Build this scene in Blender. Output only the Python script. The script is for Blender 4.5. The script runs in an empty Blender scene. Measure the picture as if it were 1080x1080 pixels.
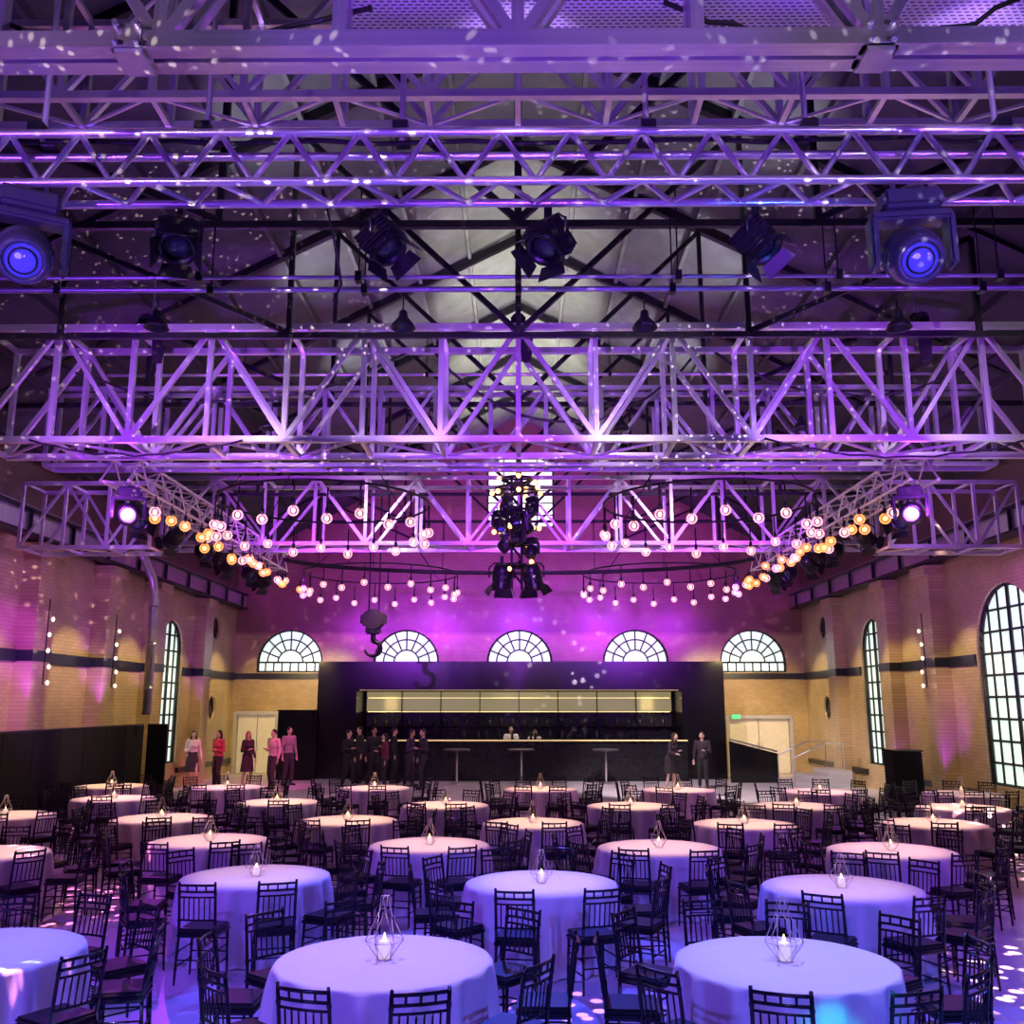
import bpy, bmesh, math, random
from mathutils import Vector, Matrix
random.seed(7)
PI=math.pi; C=bpy.context.scene.collection
bpy.context.scene.view_settings.view_transform='Standard'
F=1000.0; CZ=2.6; PITCH=math.atan(202/1000.0); YAW=0.007
cd=bpy.data.cameras.new('camera'); cam=bpy.data.objects.new('camera',cd); C.objects.link(cam)
cam.location=(0,0,CZ); cam.rotation_euler=(PI/2+PITCH,0,YAW); cd.sensor_width=36; cd.lens=36*F/1080; cd.clip_end=200
bpy.context.scene.camera=cam
RM=cam.rotation_euler.to_matrix(); RMI=RM.inverted()
def ray(px,py): return RM@Vector(((px-540)/F,(540-py)/F,-1))
def P(px,py,d):
    v=ray(px,py); return Vector((0,0,CZ))+v*(d/v.y)
def G(px,py,z):
    v=ray(px,py); return Vector((0,0,CZ))+v*((z-CZ)/v.z)
def proj(p):
    q=RMI@(Vector(p)-Vector((0,0,CZ)))
    return 540+F*q.x/-q.z, 540-F*q.y/-q.z
# ---------------------------------------------------------------- materials
def pm(name,c,rough=.5,metal=0,var=.12,scale=6,emit=None,es=0,bump=0,alpha=None,nosample=False):
    m=bpy.data.materials.new(name); m.use_nodes=True; nt=m.node_tree; b=nt.nodes['Principled BSDF']
    tc=nt.nodes.new('ShaderNodeTexCoord'); nz=nt.nodes.new('ShaderNodeTexNoise'); nz.inputs['Scale'].default_value=scale; nz.inputs['Detail'].default_value=3
    nt.links.new(tc.outputs['Object'],nz.inputs['Vector'])
    mx=nt.nodes.new('ShaderNodeMix'); mx.data_type='RGBA'
    mx.inputs[6].default_value=tuple(max(0,x*(1-var)) for x in c)+(1,); mx.inputs[7].default_value=tuple(min(1,x*(1+var)) for x in c)+(1,)
    nt.links.new(nz.outputs['Fac'],mx.inputs[0]); nt.links.new(mx.outputs[2],b.inputs['Base Color'])
    b.inputs['Roughness'].default_value=rough; b.inputs['Metallic'].default_value=metal
    if emit: b.inputs['Emission Color'].default_value=tuple(emit)+(1,); b.inputs['Emission Strength'].default_value=es
    if bump:
        bp=nt.nodes.new('ShaderNodeBump'); bp.inputs['Strength'].default_value=bump; nt.links.new(nz.outputs['Fac'],bp.inputs['Height']); nt.links.new(bp.outputs[0],b.inputs['Normal'])
    if nosample:
        try: m.cycles.emission_sampling='NONE'
        except: pass
    return m
def glassy(name,c,mixf=.25,es=.55):
    m=bpy.data.materials.new(name); m.use_nodes=True; nt=m.node_tree; b=nt.nodes['Principled BSDF']; out=nt.nodes['Material Output']
    b.inputs['Base Color'].default_value=tuple(c)+(1,); b.inputs['Roughness'].default_value=.05
    b.inputs['Emission Color'].default_value=tuple(c)+(1,); b.inputs['Emission Strength'].default_value=es
    t=nt.nodes.new('ShaderNodeBsdfTransparent'); mx=nt.nodes.new('ShaderNodeMixShader')
    lw=nt.nodes.new('ShaderNodeFresnel'); lw.inputs[0].default_value=1.4
    ad=nt.nodes.new('ShaderNodeMath'); ad.inputs[1].default_value=mixf; nt.links.new(lw.outputs[0],ad.inputs[0])
    nt.links.new(ad.outputs[0],mx.inputs[0]); nt.links.new(t.outputs[0],mx.inputs[1]); nt.links.new(b.outputs[0],mx.inputs[2]); nt.links.new(mx.outputs[0],out.inputs[0])
    try: m.cycles.emission_sampling='NONE'
    except: pass
    return m
def brick(name,c1,c2,mort,axis,top=None,tz=6.5):
    m=bpy.data.materials.new(name); m.use_nodes=True; nt=m.node_tree; b=nt.nodes['Principled BSDF']
    tc=nt.nodes.new('ShaderNodeTexCoord'); sp=nt.nodes.new('ShaderNodeSeparateXYZ'); cb=nt.nodes.new('ShaderNodeCombineXYZ')
    nt.links.new(tc.outputs['Object'],sp.inputs[0]); nt.links.new(sp.outputs[axis],cb.inputs[0]); nt.links.new(sp.outputs[2],cb.inputs[1])
    br=nt.nodes.new('ShaderNodeTexBrick'); br.inputs['Scale'].default_value=1; br.inputs['Brick Width'].default_value=.24; br.inputs['Row Height'].default_value=.085
    br.inputs['Mortar Size'].default_value=.006; br.inputs['Color1'].default_value=c1+(1,); br.inputs['Color2'].default_value=c2+(1,); br.inputs['Mortar'].default_value=mort+(1,)
    nt.links.new(cb.outputs[0],br.inputs['Vector'])
    src=br.outputs['Color']
    nz=nt.nodes.new('ShaderNodeTexNoise'); nz.inputs['Scale'].default_value=.9; nz.inputs['Detail'].default_value=6; nt.links.new(tc.outputs['Object'],nz.inputs['Vector'])
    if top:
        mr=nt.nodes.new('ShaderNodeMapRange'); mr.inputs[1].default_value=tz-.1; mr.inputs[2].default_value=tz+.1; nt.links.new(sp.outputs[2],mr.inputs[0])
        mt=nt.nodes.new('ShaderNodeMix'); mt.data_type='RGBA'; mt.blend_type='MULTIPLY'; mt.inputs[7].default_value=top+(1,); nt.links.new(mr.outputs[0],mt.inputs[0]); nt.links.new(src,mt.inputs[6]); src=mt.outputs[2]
    mx=nt.nodes.new('ShaderNodeMix'); mx.data_type='RGBA'; mx.blend_type='MULTIPLY'; mx.inputs[0].default_value=.65
    nt.links.new(src,mx.inputs[6]); nt.links.new(nz.outputs['Fac'],mx.inputs[7])
    gm=nt.nodes.new('ShaderNodeGamma'); gm.inputs[1].default_value=.85; nt.links.new(mx.outputs[2],gm.inputs[0]); nt.links.new(gm.outputs[0],b.inputs['Base Color'])
    b.inputs['Roughness'].default_value=.3
    bp=nt.nodes.new('ShaderNodeBump'); bp.inputs['Strength'].default_value=.15; nt.links.new(br.outputs['Fac'],bp.inputs['Height']); bp.invert=True; nt.links.new(bp.outputs[0],b.inputs['Normal'])
    return m
def roofmat():  # boards coloured pale at the ridge, dark outward: ridge light painted in
    m=pm('roof_boards_painted_glow',(.20,.205,.195),.8,var=.4,scale=2); nt=m.node_tree; b=nt.nodes['Principled BSDF']; src=b.inputs['Base Color'].links[0].from_socket
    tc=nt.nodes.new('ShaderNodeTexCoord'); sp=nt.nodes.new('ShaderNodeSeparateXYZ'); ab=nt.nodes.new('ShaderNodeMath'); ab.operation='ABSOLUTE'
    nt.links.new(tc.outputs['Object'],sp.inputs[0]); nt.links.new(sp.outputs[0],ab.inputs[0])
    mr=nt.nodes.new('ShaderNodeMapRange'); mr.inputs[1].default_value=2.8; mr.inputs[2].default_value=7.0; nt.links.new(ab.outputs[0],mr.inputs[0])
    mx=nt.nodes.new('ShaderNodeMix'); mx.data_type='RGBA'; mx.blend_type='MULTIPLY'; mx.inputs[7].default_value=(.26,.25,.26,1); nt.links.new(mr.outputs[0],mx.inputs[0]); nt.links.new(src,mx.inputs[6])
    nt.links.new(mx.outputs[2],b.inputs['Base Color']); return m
M={}
M['brick_b']=brick('yellow_brick_back',(.88,.64,.26),(.76,.52,.20),(.5,.36,.18),0,(.40,.26,.46),5.25)  # upper bricks tinted dark purple, the coloured wash put into the material
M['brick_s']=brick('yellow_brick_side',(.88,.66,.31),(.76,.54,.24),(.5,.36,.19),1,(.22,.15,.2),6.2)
M['band']=pm('dark_brick_band',(.02,.025,.03),.3,scale=20)
M['floor']=pm('polished_concrete',(.78,.75,.80),.3,var=.3,scale=1.2,bump=.02)
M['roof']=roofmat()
M['steel']=pm('dark_painted_steel',(.010,.009,.012),.45,.3)
M['alu']=pm('aluminium',(.86,.84,.90),.3,.8,var=.3,scale=3)
M['alu2']=pm('brushed_aluminium',(.5,.48,.56),.34,.75,var=.3,scale=4)
M['black']=pm('black_plastic',(.010,.010,.013),.35)
M['head']=pm('dark_grey_housing',(.08,.08,.11),.3)
M['chair']=pm('black_lacquer',(.008,.008,.016),.18)
M['cushion']=pm('black_vinyl_pad',(.005,.005,.010),.45)
M['cloth']=pm('white_linen',(.84,.80,.78),.85,var=.04,scale=12)
M['wire']=pm('pale_gold_wire',(.8,.68,.66),.35,.8)
M['wax']=pm('candle_wax',(.9,.85,.8),.5,emit=(1,.85,.7),es=.45,nosample=True)  # wax glows faintly in place of light from the flame
M['flame']=pm('candle_flame',(1,.8,.4),.5,emit=(1,.6,.2),es=12,nosample=True)
M['bulb']=pm('warm_bulb',(1,.8,.6),.5,emit=(1,.70,.42),es=4.5,nosample=True)
M['amber']=pm('amber_bulb',(1,.6,.3),.5,emit=(1,.42,.10),es=4.2,nosample=True)
M['globe']=glassy('clear_globe_glass',(1,.60,.72),.05,.4)
M['globe_a']=glassy('amber_globe_glass',(1,.48,.18),.09,.55)
M['lens_b']=pm('lit_blue_lens',(.1,.1,.6),.08,emit=(.10,.07,.9),es=.36,nosample=True)
M['lens_c']=pm('lens_core',(.5,.5,1),.12,emit=(.35,.28,1),es=.6,nosample=True)
M['lens_p']=pm('lit_violet_lens',(.8,.6,1),.2,emit=(.62,.2,1),es=3.2,nosample=True)
M['lens_w']=pm('bright_violet_core',(.8,.6,1),.2,emit=(.9,.75,1),es=30,nosample=True)
M['lens_d']=pm('dark_lens',(.015,.015,.03),.12,emit=(.1,.08,.5),es=.02,nosample=True)
M['day']=pm('daylit_frosted_glass',(.5,.6,.55),.3,var=.2,scale=3,emit=(.84,1,.90),es=.95)
M['day2']=pm('bright_daylit_glass',(.6,.6,.55),.3,var=.2,scale=3,emit=(1,.97,.86),es=1.9)
M['frame']=pm('dark_window_iron',(.03,.035,.035),.5)
M['gloss']=pm('black_gloss_panel',(.006,.006,.008),.14)
M['satin']=pm('black_satin_panel',(.006,.005,.008),.22)
M['counter']=pm('dark_stone_front',(.014,.014,.018),.2,var=.7,scale=14)
M['drape']=pm('black_drape',(.004,.003,.005),.95)
M['strip']=pm('gold_light_strip',(1,.8,.3),.5,emit=(1,.76,.36),es=1.5)
M['dim']=pm('dim_gold_edge',(1,.8,.3),.5,emit=(1,.70,.32),es=.55)
M['mirror']=pm('lit_glass_back_panel',(.05,.04,.025),.2,.4,var=.6,scale=1.3,emit=(1,.82,.42),es=.26)
M['board']=pm('table_board',(.3,.2,.1),.6)
M['plaster']=pm('glowing_cream_plaster',(.8,.72,.52),.8,emit=(1,.85,.6),es=.14)  # faint emission put in so the doorways look lit inside
M['duct']=pm('galvanised_duct',(.5,.5,.52),.3,.8,var=.25,scale=5)
M['oxide']=pm('red_oxide_paint',(.018,.008,.012),.6)
M['glassbottle']=pm('bottle_glass',(.03,.05,.03),.12)
M['cable']=pm('black_cable_rubber',(.01,.01,.01),.6)
M['white']=pm('white_tile',(.6,.6,.6),.4)
M['green']=pm('green_sign_face',(.1,.8,.3),.4,emit=(.1,1,.35),es=.7)
def perf():
    m=pm('perforated_galvanised_steel',(.55,.5,.6),.4,.6); nt=m.node_tree; b=nt.nodes['Principled BSDF']
    tc=nt.nodes.new('ShaderNodeTexCoord'); br=nt.nodes.new('ShaderNodeTexBrick'); br.inputs['Scale'].default_value=1
    sp=nt.nodes.new('ShaderNodeSeparateXYZ'); cb=nt.nodes.new('ShaderNodeCombineXYZ'); ad=nt.nodes.new('ShaderNodeMath')
    nt.links.new(tc.outputs['Object'],sp.inputs[0]); nt.links.new(sp.outputs[0],cb.inputs[0]); nt.links.new(sp.outputs[1],ad.inputs[0]); nt.links.new(sp.outputs[2],ad.inputs[1]); nt.links.new(ad.outputs[0],cb.inputs[1])
    br.inputs['Brick Width'].default_value=.06; br.inputs['Row Height'].default_value=.035; br.inputs['Mortar Size'].default_value=.012
    br.inputs['Color1'].default_value=(.03,.03,.03,1); br.inputs['Color2'].default_value=(.05,.05,.05,1); br.inputs['Mortar'].default_value=(.85,.8,.9,1)
    nt.links.new(cb.outputs[0],br.inputs['Vector']); nt.links.new(br.outputs['Color'],b.inputs['Base Color']); return m
M['perf']=perf()
# ---------------------------------------------------------------- mesh helpers
def frame_of(a):
    a=a.normalized(); u=Vector((0,0,1)) if abs(a.z)<.95 else Vector((0,1,0))
    s=a.cross(u).normalized(); t=s.cross(a).normalized(); return s,t
def tube(bm,pts,rad,n=8,cap=True):
    pts=[Vector(p) for p in pts]; R=rad if isinstance(rad,(list,tuple)) else [rad]*len(pts); rings=[]
    for i,p in enumerate(pts):
        a=(pts[min(i+1,len(pts)-1)]-pts[max(i-1,0)])
        if a.length<1e-9: a=Vector((0,0,1))
        s,t=frame_of(a)
        rings.append([bm.verts.new(p+(s*math.cos(2*PI*k/n)+t*math.sin(2*PI*k/n))*R[i]) for k in range(n)])
    for i in range(len(rings)-1):
        for k in range(n):
            f=bm.faces.new((rings[i][k],rings[i][(k+1)%n],rings[i+1][(k+1)%n],rings[i+1][k])); f.smooth=True
    if cap: bm.faces.new(rings[0][::-1]); bm.faces.new(rings[-1])
def box(bm,c,s,rz=0,bev=0):
    r=bmesh.ops.create_cube(bm,size=1,matrix=Matrix.Translation(Vector(c))@Matrix.Rotation(rz,4,'Z')@Matrix.Diagonal((s[0],s[1],s[2],1)))
    if bev:
        es={e for v in r['verts'] for e in v.link_edges}
        bmesh.ops.bevel(bm,geom=list(es),offset=bev,segments=2,affect='EDGES')
def lathe(bm,prof,n=20,mat=None,cap=True):
    mat=mat or Matrix(); rings=[]
    for r,z in prof:
        rings.append([bm.verts.new(mat@Vector((r*math.cos(2*PI*k/n),r*math.sin(2*PI*k/n),z))) for k in range(n)])
    for i in range(len(rings)-1):
        for k in range(n):
            f=bm.faces.new((rings[i][k],rings[i][(k+1)%n],rings[i+1][(k+1)%n],rings[i+1][k])); f.smooth=True
    if cap: bm.faces.new(rings[0][::-1]); bm.faces.new(rings[-1])
def sph(bm,c,r,n=12,m=8,rot=None):
    if not isinstance(r,(tuple,list)): r=(r,r,r)
    mt=Matrix.Translation(Vector(c))@(rot or Matrix())@Matrix.Diagonal((r[0],r[1],r[2],1))
    q=bmesh.ops.create_uvsphere(bm,u_segments=n,v_segments=m,radius=1,matrix=mt)
    for v in q['verts']:
        for f in v.link_faces: f.smooth=True
def mesh(bm,name,m):
    bmesh.ops.recalc_face_normals(bm,faces=bm.faces[:])
    me=bpy.data.meshes.new(name); bm.to_mesh(me); bm.free(); me.materials.append(m); return me
def link(name,me,parent=None,loc=(0,0,0),rot=None):
    o=bpy.data.objects.new(name,me); C.objects.link(o); o.location=loc
    if rot: o.rotation_euler=rot
    if parent: o.parent=parent
    return o
def obj(name,bm,m,parent=None,loc=(0,0,0),rot=None): return link(name,mesh(bm,name,m),parent,loc,rot)
def tag(o,label=None,cat=None,group=None,kind=None):
    if label: o['label']=label
    if cat: o['category']=cat
    if group: o['group']=group
    if kind: o['kind']=kind
    return o
def thing(name,label,cat,loc=(0,0,0),rz=0,group=None):
    o=link(name,None,None,loc,(0,0,rz)); o.empty_display_size=.1; return tag(o,label,cat,group)
def struct(o,label=None,cat=None): return tag(o,label,cat,None,'structure')
def tree(o,parent=None):
    c=o.copy(); C.objects.link(c)
    if parent: c.parent=parent
    for ch in list(o.children): tree(ch,c)
    return c
_u={}
def unit(kind,m):
    k=(kind,m)
    if k not in _u:
        bm=bmesh.new()
        if kind=='cyl': tube(bm,[(0,0,-.5),(0,0,.5)],1,8)
        else: bmesh.ops.create_cube(bm,size=1)
        _u[k]=mesh(bm,kind,M[m])
    return _u[k]
def rod(name,p,q,r,m,parent,kind='cyl',h=None):
    p=Vector(p); q=Vector(q); a=q-p; L=a.length; s,t=frame_of(a); a.normalize()
    o=link(name,unit(kind,m),parent)
    R=Matrix((( s.x,t.x,a.x),(s.y,t.y,a.y),(s.z,t.z,a.z))).to_4x4()
    if R.determinant()<0: R=Matrix(((-s.x,t.x,a.x),(-s.y,t.y,a.y),(-s.z,t.z,a.z))).to_4x4()
    o.matrix_local=Matrix.Translation((p+q)/2)@R@Matrix.Diagonal((r,h or r,L,1)); return o
# ---------------------------------------------------------------- room shell
HW=11.0; BD=37.0; EZ=8.0; RZ=14.0
bm=bmesh.new(); box(bm,(0,18,-.1),(2*HW+1.2,40,.2)); struct(obj('floor',bm,M['floor']),'pale polished concrete hall floor','floor')
def cut(o,cutbm):
    cme=mesh(cutbm,'cut',M['black']); co=link('cut',cme); co.location=o.location
    md=o.modifiers.new('b','BOOLEAN'); md.object=co; md.operation='DIFFERENCE'; md.solver='EXACT'
    bpy.context.view_layer.update(); dg=bpy.context.evaluated_depsgraph_get()
    nm=bpy.data.meshes.new_from_object(o.evaluated_get(dg)); o.modifiers.clear(); o.data=nm; bpy.data.objects.remove(co)
def arch_pts(w,hr,n=20,ry=None):
    r=w/2; ry=ry or r
    return [(-r,0),(r,0)]+[(r*math.cos(PI*k/n),hr+ry*math.sin(PI*k/n)) for k in range(n+1)]
def prism(bm,pts,mt,depth):
    a=[bm.verts.new(mt@Vector((x,-depth/2,z))) for x,z in pts]; b=[bm.verts.new(mt@Vector((x,depth/2,z))) for x,z in pts]
    bm.faces.new(a); bm.faces.new(b[::-1]); n=len(pts)
    for i in range(n): bm.faces.new((a[i],a[(i+1)%n],b[(i+1)%n],b[i]))
def dedupe(pts):
    out=[]
    for p in pts:
        if not out or (abs(p[0]-out[-1][0])+abs(p[1]-out[-1][1]))>1e-4: out.append(p)
    return out
wins=[]
ords=['leftmost','second from left','middle','fourth from left','rightmost']
for i,px in enumerate((305,428,548,671,795)):
    b=P(px,709,BD); wins.append(((b.x,BD+.12,b.z),0,2.55,.38,1.25,'fan','fan-shaped arched window in back wall above the bar, '+ords[i]))
g=P(549,556,BD)
wins.append(((g.x,BD+.12,g.z),0,2.7,2.3,.7,'gable','tall bright gable window high on the back wall'))
zs=.75
wins.append(((HW+.12,21.6,zs),-PI/2,2.9,3.1,1.45,'grid','large arched window at the right edge of the right wall'))
wins.append(((HW+.12,29.9,zs),-PI/2,1.9,3.5,.95,'grid','narrow tall arched window farther along the right wall'))
wins.append(((-HW-.12,30.3,zs),PI/2,1.9,3.5,.95,'grid','narrow tall arched window on the left wall'))
bm=bmesh.new()
prism(bm,[(-HW,-.2),(HW,-.2),(HW,EZ),(0,RZ),(-HW,EZ)],Matrix.Translation((0,BD+.25,0)),.5)
wb=obj('wall_back',bm,M['brick_b']); struct(wb,'yellow and purple-lit brick gable wall behind the bar','wall')
cb=bmesh.new()
for (l,rz,w,hr,ry,st,lab) in wins:
    if rz==0: prism(cb,dedupe(arch_pts(w,hr,16,ry))[:],Matrix.Translation((l[0],BD+.25,l[2])),1.0)
dx=P(803,800,BD).x; dx2=P(268,800,BD).x
prism(cb,[(-1.15,0),(1.15,0),(1.15,2.05),(-1.15,2.05)],Matrix.Translation((dx,BD+.25,0.01)),1.0)
prism(cb,[(-.75,0),(.75,0),(.75,2.2),(-.75,2.2)],Matrix.Translation((dx2,BD+.25,0.01)),1.0)
cut(wb,cb)
for sd,nm in ((-1,'wall_left'),(1,'wall_right')):
    bm=bmesh.new(); box(bm,(sd*(HW+.25),18.5,3.9),(.5,38,8.2)); w_=obj(nm,bm,M['brick_s']); struct(w_,'yellow brick side wall with dark band','wall')
    cb=bmesh.new()
    for (l,rz,w,hr,ry,st,lab) in wins:
        if rz*sd<0: prism(cb,dedupe(arch_pts(w,hr,16,ry)),Matrix.Translation((sd*(HW+.25),l[1],l[2]))@Matrix.Rotation(PI/2,4,'Z'),1.0)
    for zz in (5.3,2.45):
        lathe(cb,[(.42,-.6),(.42,.6)],20,Matrix.Translation((sd*(HW+.25),34.6,zz))@Matrix.Rotation(PI/2,4,'Y'))
    cut(w_,cb)
bm=bmesh.new()
for sd in (-1,1):
    prism(bm,[(0,RZ),(sd*(HW+.5),RZ-(HW+.5)*(RZ-EZ)/HW),(sd*(HW+.5),RZ-(HW+.5)*(RZ-EZ)/HW+.2),(0,RZ+.2)],Matrix.Translation((0,18.5,0)),38)
    for k in range(1,10):
        x=sd*k*1.18; z=RZ-abs(x)*(RZ-EZ)/HW-.07; box(bm,(x,18.5,z),(.08,37,.14))
struct(obj('ceiling',bm,M['roof']),'dark boarded pitched roof, light painted in along the ridge','ceiling')
def window(i,l,rz,w,hr,ry,style,label):
    root=link('window_%d'%i,None,None,l,(0,0,rz)); struct(root,label,'window')
    pts=dedupe(arch_pts(w,hr,20,ry)); bm=bmesh.new(); vs=[bm.verts.new((x,0.06,z)) for x,z in pts]; bm.faces.new(vs); 
    obj('glass',bm,M['day2' if style=='gable' else 'day'],root)
    bm=bmesh.new(); n=len(pts)
    for k in range(n):
        a=pts[k]; b=pts[(k+1)%n]; tube(bm,[(a[0]*.98,0,a[1]),(b[0]*.98,0,b[1])],.06,4)
    obj('frame',bm,M['frame'],root)
    bm=bmesh.new()
    if style=='fan':
        for s in (.38,.7):
            tube(bm,[(s*w/2*math.cos(PI*k/16),0,hr+s*ry*math.sin(PI*k/16)) for k in range(17)],.028,4)
        for k in range(1,8):
            a=PI*k/8; tube(bm,[(.38*w/2*math.cos(a),0,hr+.38*ry*math.sin(a)),(w/2*math.cos(a),0,hr+ry*math.sin(a))],.028,4)
        tube(bm,[(-w/2,0,hr),(w/2,0,hr)],.035,4)
        for k in range(1,8): tube(bm,[(-w/2+w*k/8,0,0),(-w/2+w*k/8,0,hr)],.028,4)
    else:
        nc=4 if w<2.2 else 6
        if style=='gable': nc=4
        for k in range(1,nc):
            x=-w/2+w*k/nc; zt=hr+ry*math.sqrt(max(0,1-(2*x/w)**2)); tube(bm,[(x,0,0),(x,0,zt)],.03 if k!=nc//2 else .05,4)
        z=.5
        while z<hr+ry*.8:
            xx=w/2 if z<hr else w/2*math.sqrt(1-((z-hr)/ry)**2); tube(bm,[(-xx,0,z),(xx,0,z)],.03,4); z+=.5
    obj('glazing_bars',bm,M['frame'],root)
for i,wn in enumerate(wins): window(i+1,*wn)
k=len(wins)
for sd in (-1,1):
    for zz in (5.3,2.45):
        k+=1; root=link('window_%d'%k,None,None,(sd*(HW+.12),34.6,zz),(0,0,0))
        struct(root,'small round %s porthole at the far end of the %s wall'%('upper' if zz>4 else 'lower','left' if sd<0 else 'right'),'window')
        bm=bmesh.new(); lathe(bm,[(.4,-.01),(.4,.01)],20,Matrix.Rotation(PI/2,4,'Y')); obj('glass',bm,M['gloss'],root)
        bm=bmesh.new(); tube(bm,[(0,.41*math.cos(a*PI/10),.41*math.sin(a*PI/10)) for a in range(21)],.05,6,False); obj('frame',bm,M['frame'],root)
tn=0
def trim(bm,m,label):
    global tn; tn+=1; return struct(obj('trim_%d'%tn,bm,m),label,'wall trim')
bz=3.75
bm=bmesh.new(); box(bm,(0,BD-.03,bz-.12),(2*HW,.06,.22)); trim(bm,M['band'],'dark brick band across the back wall')
for sd in (-1,1):
    segs=[(1,29.3),(31.3,37)]
    if sd>0: segs=[(1,20.1),(23.1,28.9),(30.9,37)]
    bm=bmesh.new()
    for a,b in segs: box(bm,(sd*(HW-.03),(a+b)/2,bz-.12),(.06,b-a,.26))
    trim(bm,M['band'],'dark brick band along the %s wall'%('left' if sd<0 else 'right'))
    bm=bmesh.new()
    for a,b in segs: box(bm,(sd*(HW-.04),(a+b)/2,.5),(.08,b-a,.16))
    trim(bm,M['band'],'dark dado line along the %s wall'%('left' if sd<0 else 'right'))
    for yy in ((17.5,21.2,24.8,28.2,32.6) if sd<0 else (18.2,24.9,27.9,32.6)):
        bm=bmesh.new(); box(bm,(sd*(HW-.2),yy,3.0),(.4,.8,6.0)); box(bm,(sd*(HW-.25),yy,6.0),(.5,.95,.25)); 
        trim(bm,M['brick_s'],'brick pilaster on the %s wall'%('left' if sd<0 else 'right'))
        bm=bmesh.new(); box(bm,(sd*(HW-.2),yy,bz-.12),(.43,.83,.24)); trim(bm,M['band'],'dark band around a brick pilaster')
for dn,X_,w_,h_,lab in ((1,dx,1.15,2.05,'cream lit double doorway right of the bar'),(2,dx2,.75,2.2,'pale doorway left of the bar behind black partition')):
    d1=link('door_%d'%dn,None,None,(X_,BD+.2,0)); struct(d1,lab,'door')
    for s in (-1,1):
        bm=bmesh.new(); box(bm,(s*w_/2,0,h_/2),(w_-.03,.06,h_-.03),0,.01); obj('door_leaf',bm,M['plaster'],d1)
        bm=bmesh.new(); box(bm,(s*.08,-.06,1),(.03,.06,.3)); obj('door_handle',bm,M['alu'],d1)
    bm=bmesh.new(); 
    for s in (-1,1): box(bm,(s*(w_+.05),-.2,h_/2+.05),(.12,.1,h_+.1))
    box(bm,(0,-.2,h_+.05),(2*w_,.1,.12)); obj('door_frame',bm,M['white'],d1)
p=P(776,756,BD-.1); t=thing('exit_sign','small green exit sign just right of the bar','sign',(p.x,BD-.08,p.z))
bm=bmesh.new(); box(bm,(0,0,0),(.36,.1,.2),0,.01); obj('case',bm,M['white'],t)
bm=bmesh.new(); box(bm,(0,-.055,0),(.32,.02,.15)); obj('lit_face',bm,M['green'],t)
for sd in (-1,1):
    t=thing('crane_rail','steel crane girder on brick pilasters along the %s wall'%('left' if sd<0 else 'right'),'steel beam',(sd*(HW-.42),20,6.14))
    for nm,z,w,h in (('flange',.04,.34,.05),('web',.3,.06,.5),('flange',.56,.34,.05)):
        bm=bmesh.new(); box(bm,(0,0,z),(w,33,h)); obj(nm,bm,M['duct'] if nm=='web' else M['steel'],t)
    bm=bmesh.new(); box(bm,(0,0,.62),(.08,33,.07)); obj('rail',bm,M['alu2'],t)
    for y in range(-14,17,2):
        bm=bmesh.new(); box(bm,(-sd*.06,y,.3),(.1,.03,.48)); obj('stiffener',bm,M['steel'],t)
on=['nearest','second','third','fourth','fifth','sixth','seventh','eighth']
for i,d in enumerate((10.5,14,17.5,21.5,25.5,29.5,33.5)):
    t=thing('roof_truss','dark steel roof truss under the pitched roof, %s from the camera'%on[i],'roof truss',(0,d,EZ),0,'roof trusses')
    rod('tie_beam',(-HW,0,.25),(HW,0,.25),.07,'steel',t,'box',.09)
    rod('king_post',(0,0,.3),(0,0,RZ-EZ-.25),.09,'steel',t,'box')
    for s in (-1,1):
        rod('rafter',(s*HW,0,.1),(0,0,RZ-EZ-.2),.14,'steel',t,'box',.18)
        sl=(RZ-EZ)/HW
        for xa,xb in ((0,3.6),(3.6,3.6),(3.6,7.2),(7.2,7.2)):
            rod('strut',(s*xa,0,.3),(s*xb,0,(HW-xb)*sl-.2),.08,'steel',t,'box')
# ---------------------------------------------------------------- heavy trusses
def heavy(d,zb,h,dep,step,label,fm='alu',ch=.14,dg=.07,bb=.05,X=9.0,X0=None,grp='heavy aluminium trusses'):
    X0=-X if X0 is None else X0
    t=thing('ground_support_truss',label,'truss',((X0+X)/2,d,zb),0,grp); W=(X-X0)/2
    n=max(2,round(2*W/step)); st=2*W/n
    for y in (0,dep):
        for z in (0,h): rod('chord',(-W,y,z),(W,y,z),ch,fm,t,'box',ch)
        for k in range(n+1): rod('post',(-W+k*st,y,0),(-W+k*st,y,h),dg+.01,fm,t,'box')
        for k in range(n):
            a,b=(0,h) if (k%2==0) else (h,0)
            rod('diagonal',(-W+k*st,y,a),(-W+(k+1)*st,y,b),dg,fm,t,'box')
    if dep>.3:
        for k in range(n+1):
            for z in (0,h): rod('cross_member',(-W+k*st,0,z),(-W+k*st,dep,z),dg,fm,t,'box')
    for k in range(n):
        a,b=(0,dep) if k%2 else (dep,0)
        if bb: rod('bottom_brace',(-W+k*st,a,0),(-W+(k+1)*st,b,0),bb,fm,t,'box')
    return t
tA=heavy(5.45,6.82,1.9,.16,1.2,'heavy aluminium box truss crossing the very top of the picture','alu',.12,.075,0,X=7)
for px in (135,930):
    q=P(px,62,5.42); bm=bmesh.new(); box(bm,(q.x,.08,.02),(.24,.30,.22),0,.03)
    for sx in (-.07,.07):
        for sz in (-.06,.06): lathe(bm,[(.02,-.03),(.02,.03)],8,Matrix.Translation((q.x+sx,-.09,.02+sz))@Matrix.Rotation(PI/2,4,'X'))
    obj('corner_node',bm,M['alu'],tA)
heavy(8.3,8.45,1.2,.5,.9,'lattice truss up near the roof just behind the topmost truss','alu',.08,.055,.03,X=6.3)
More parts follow.
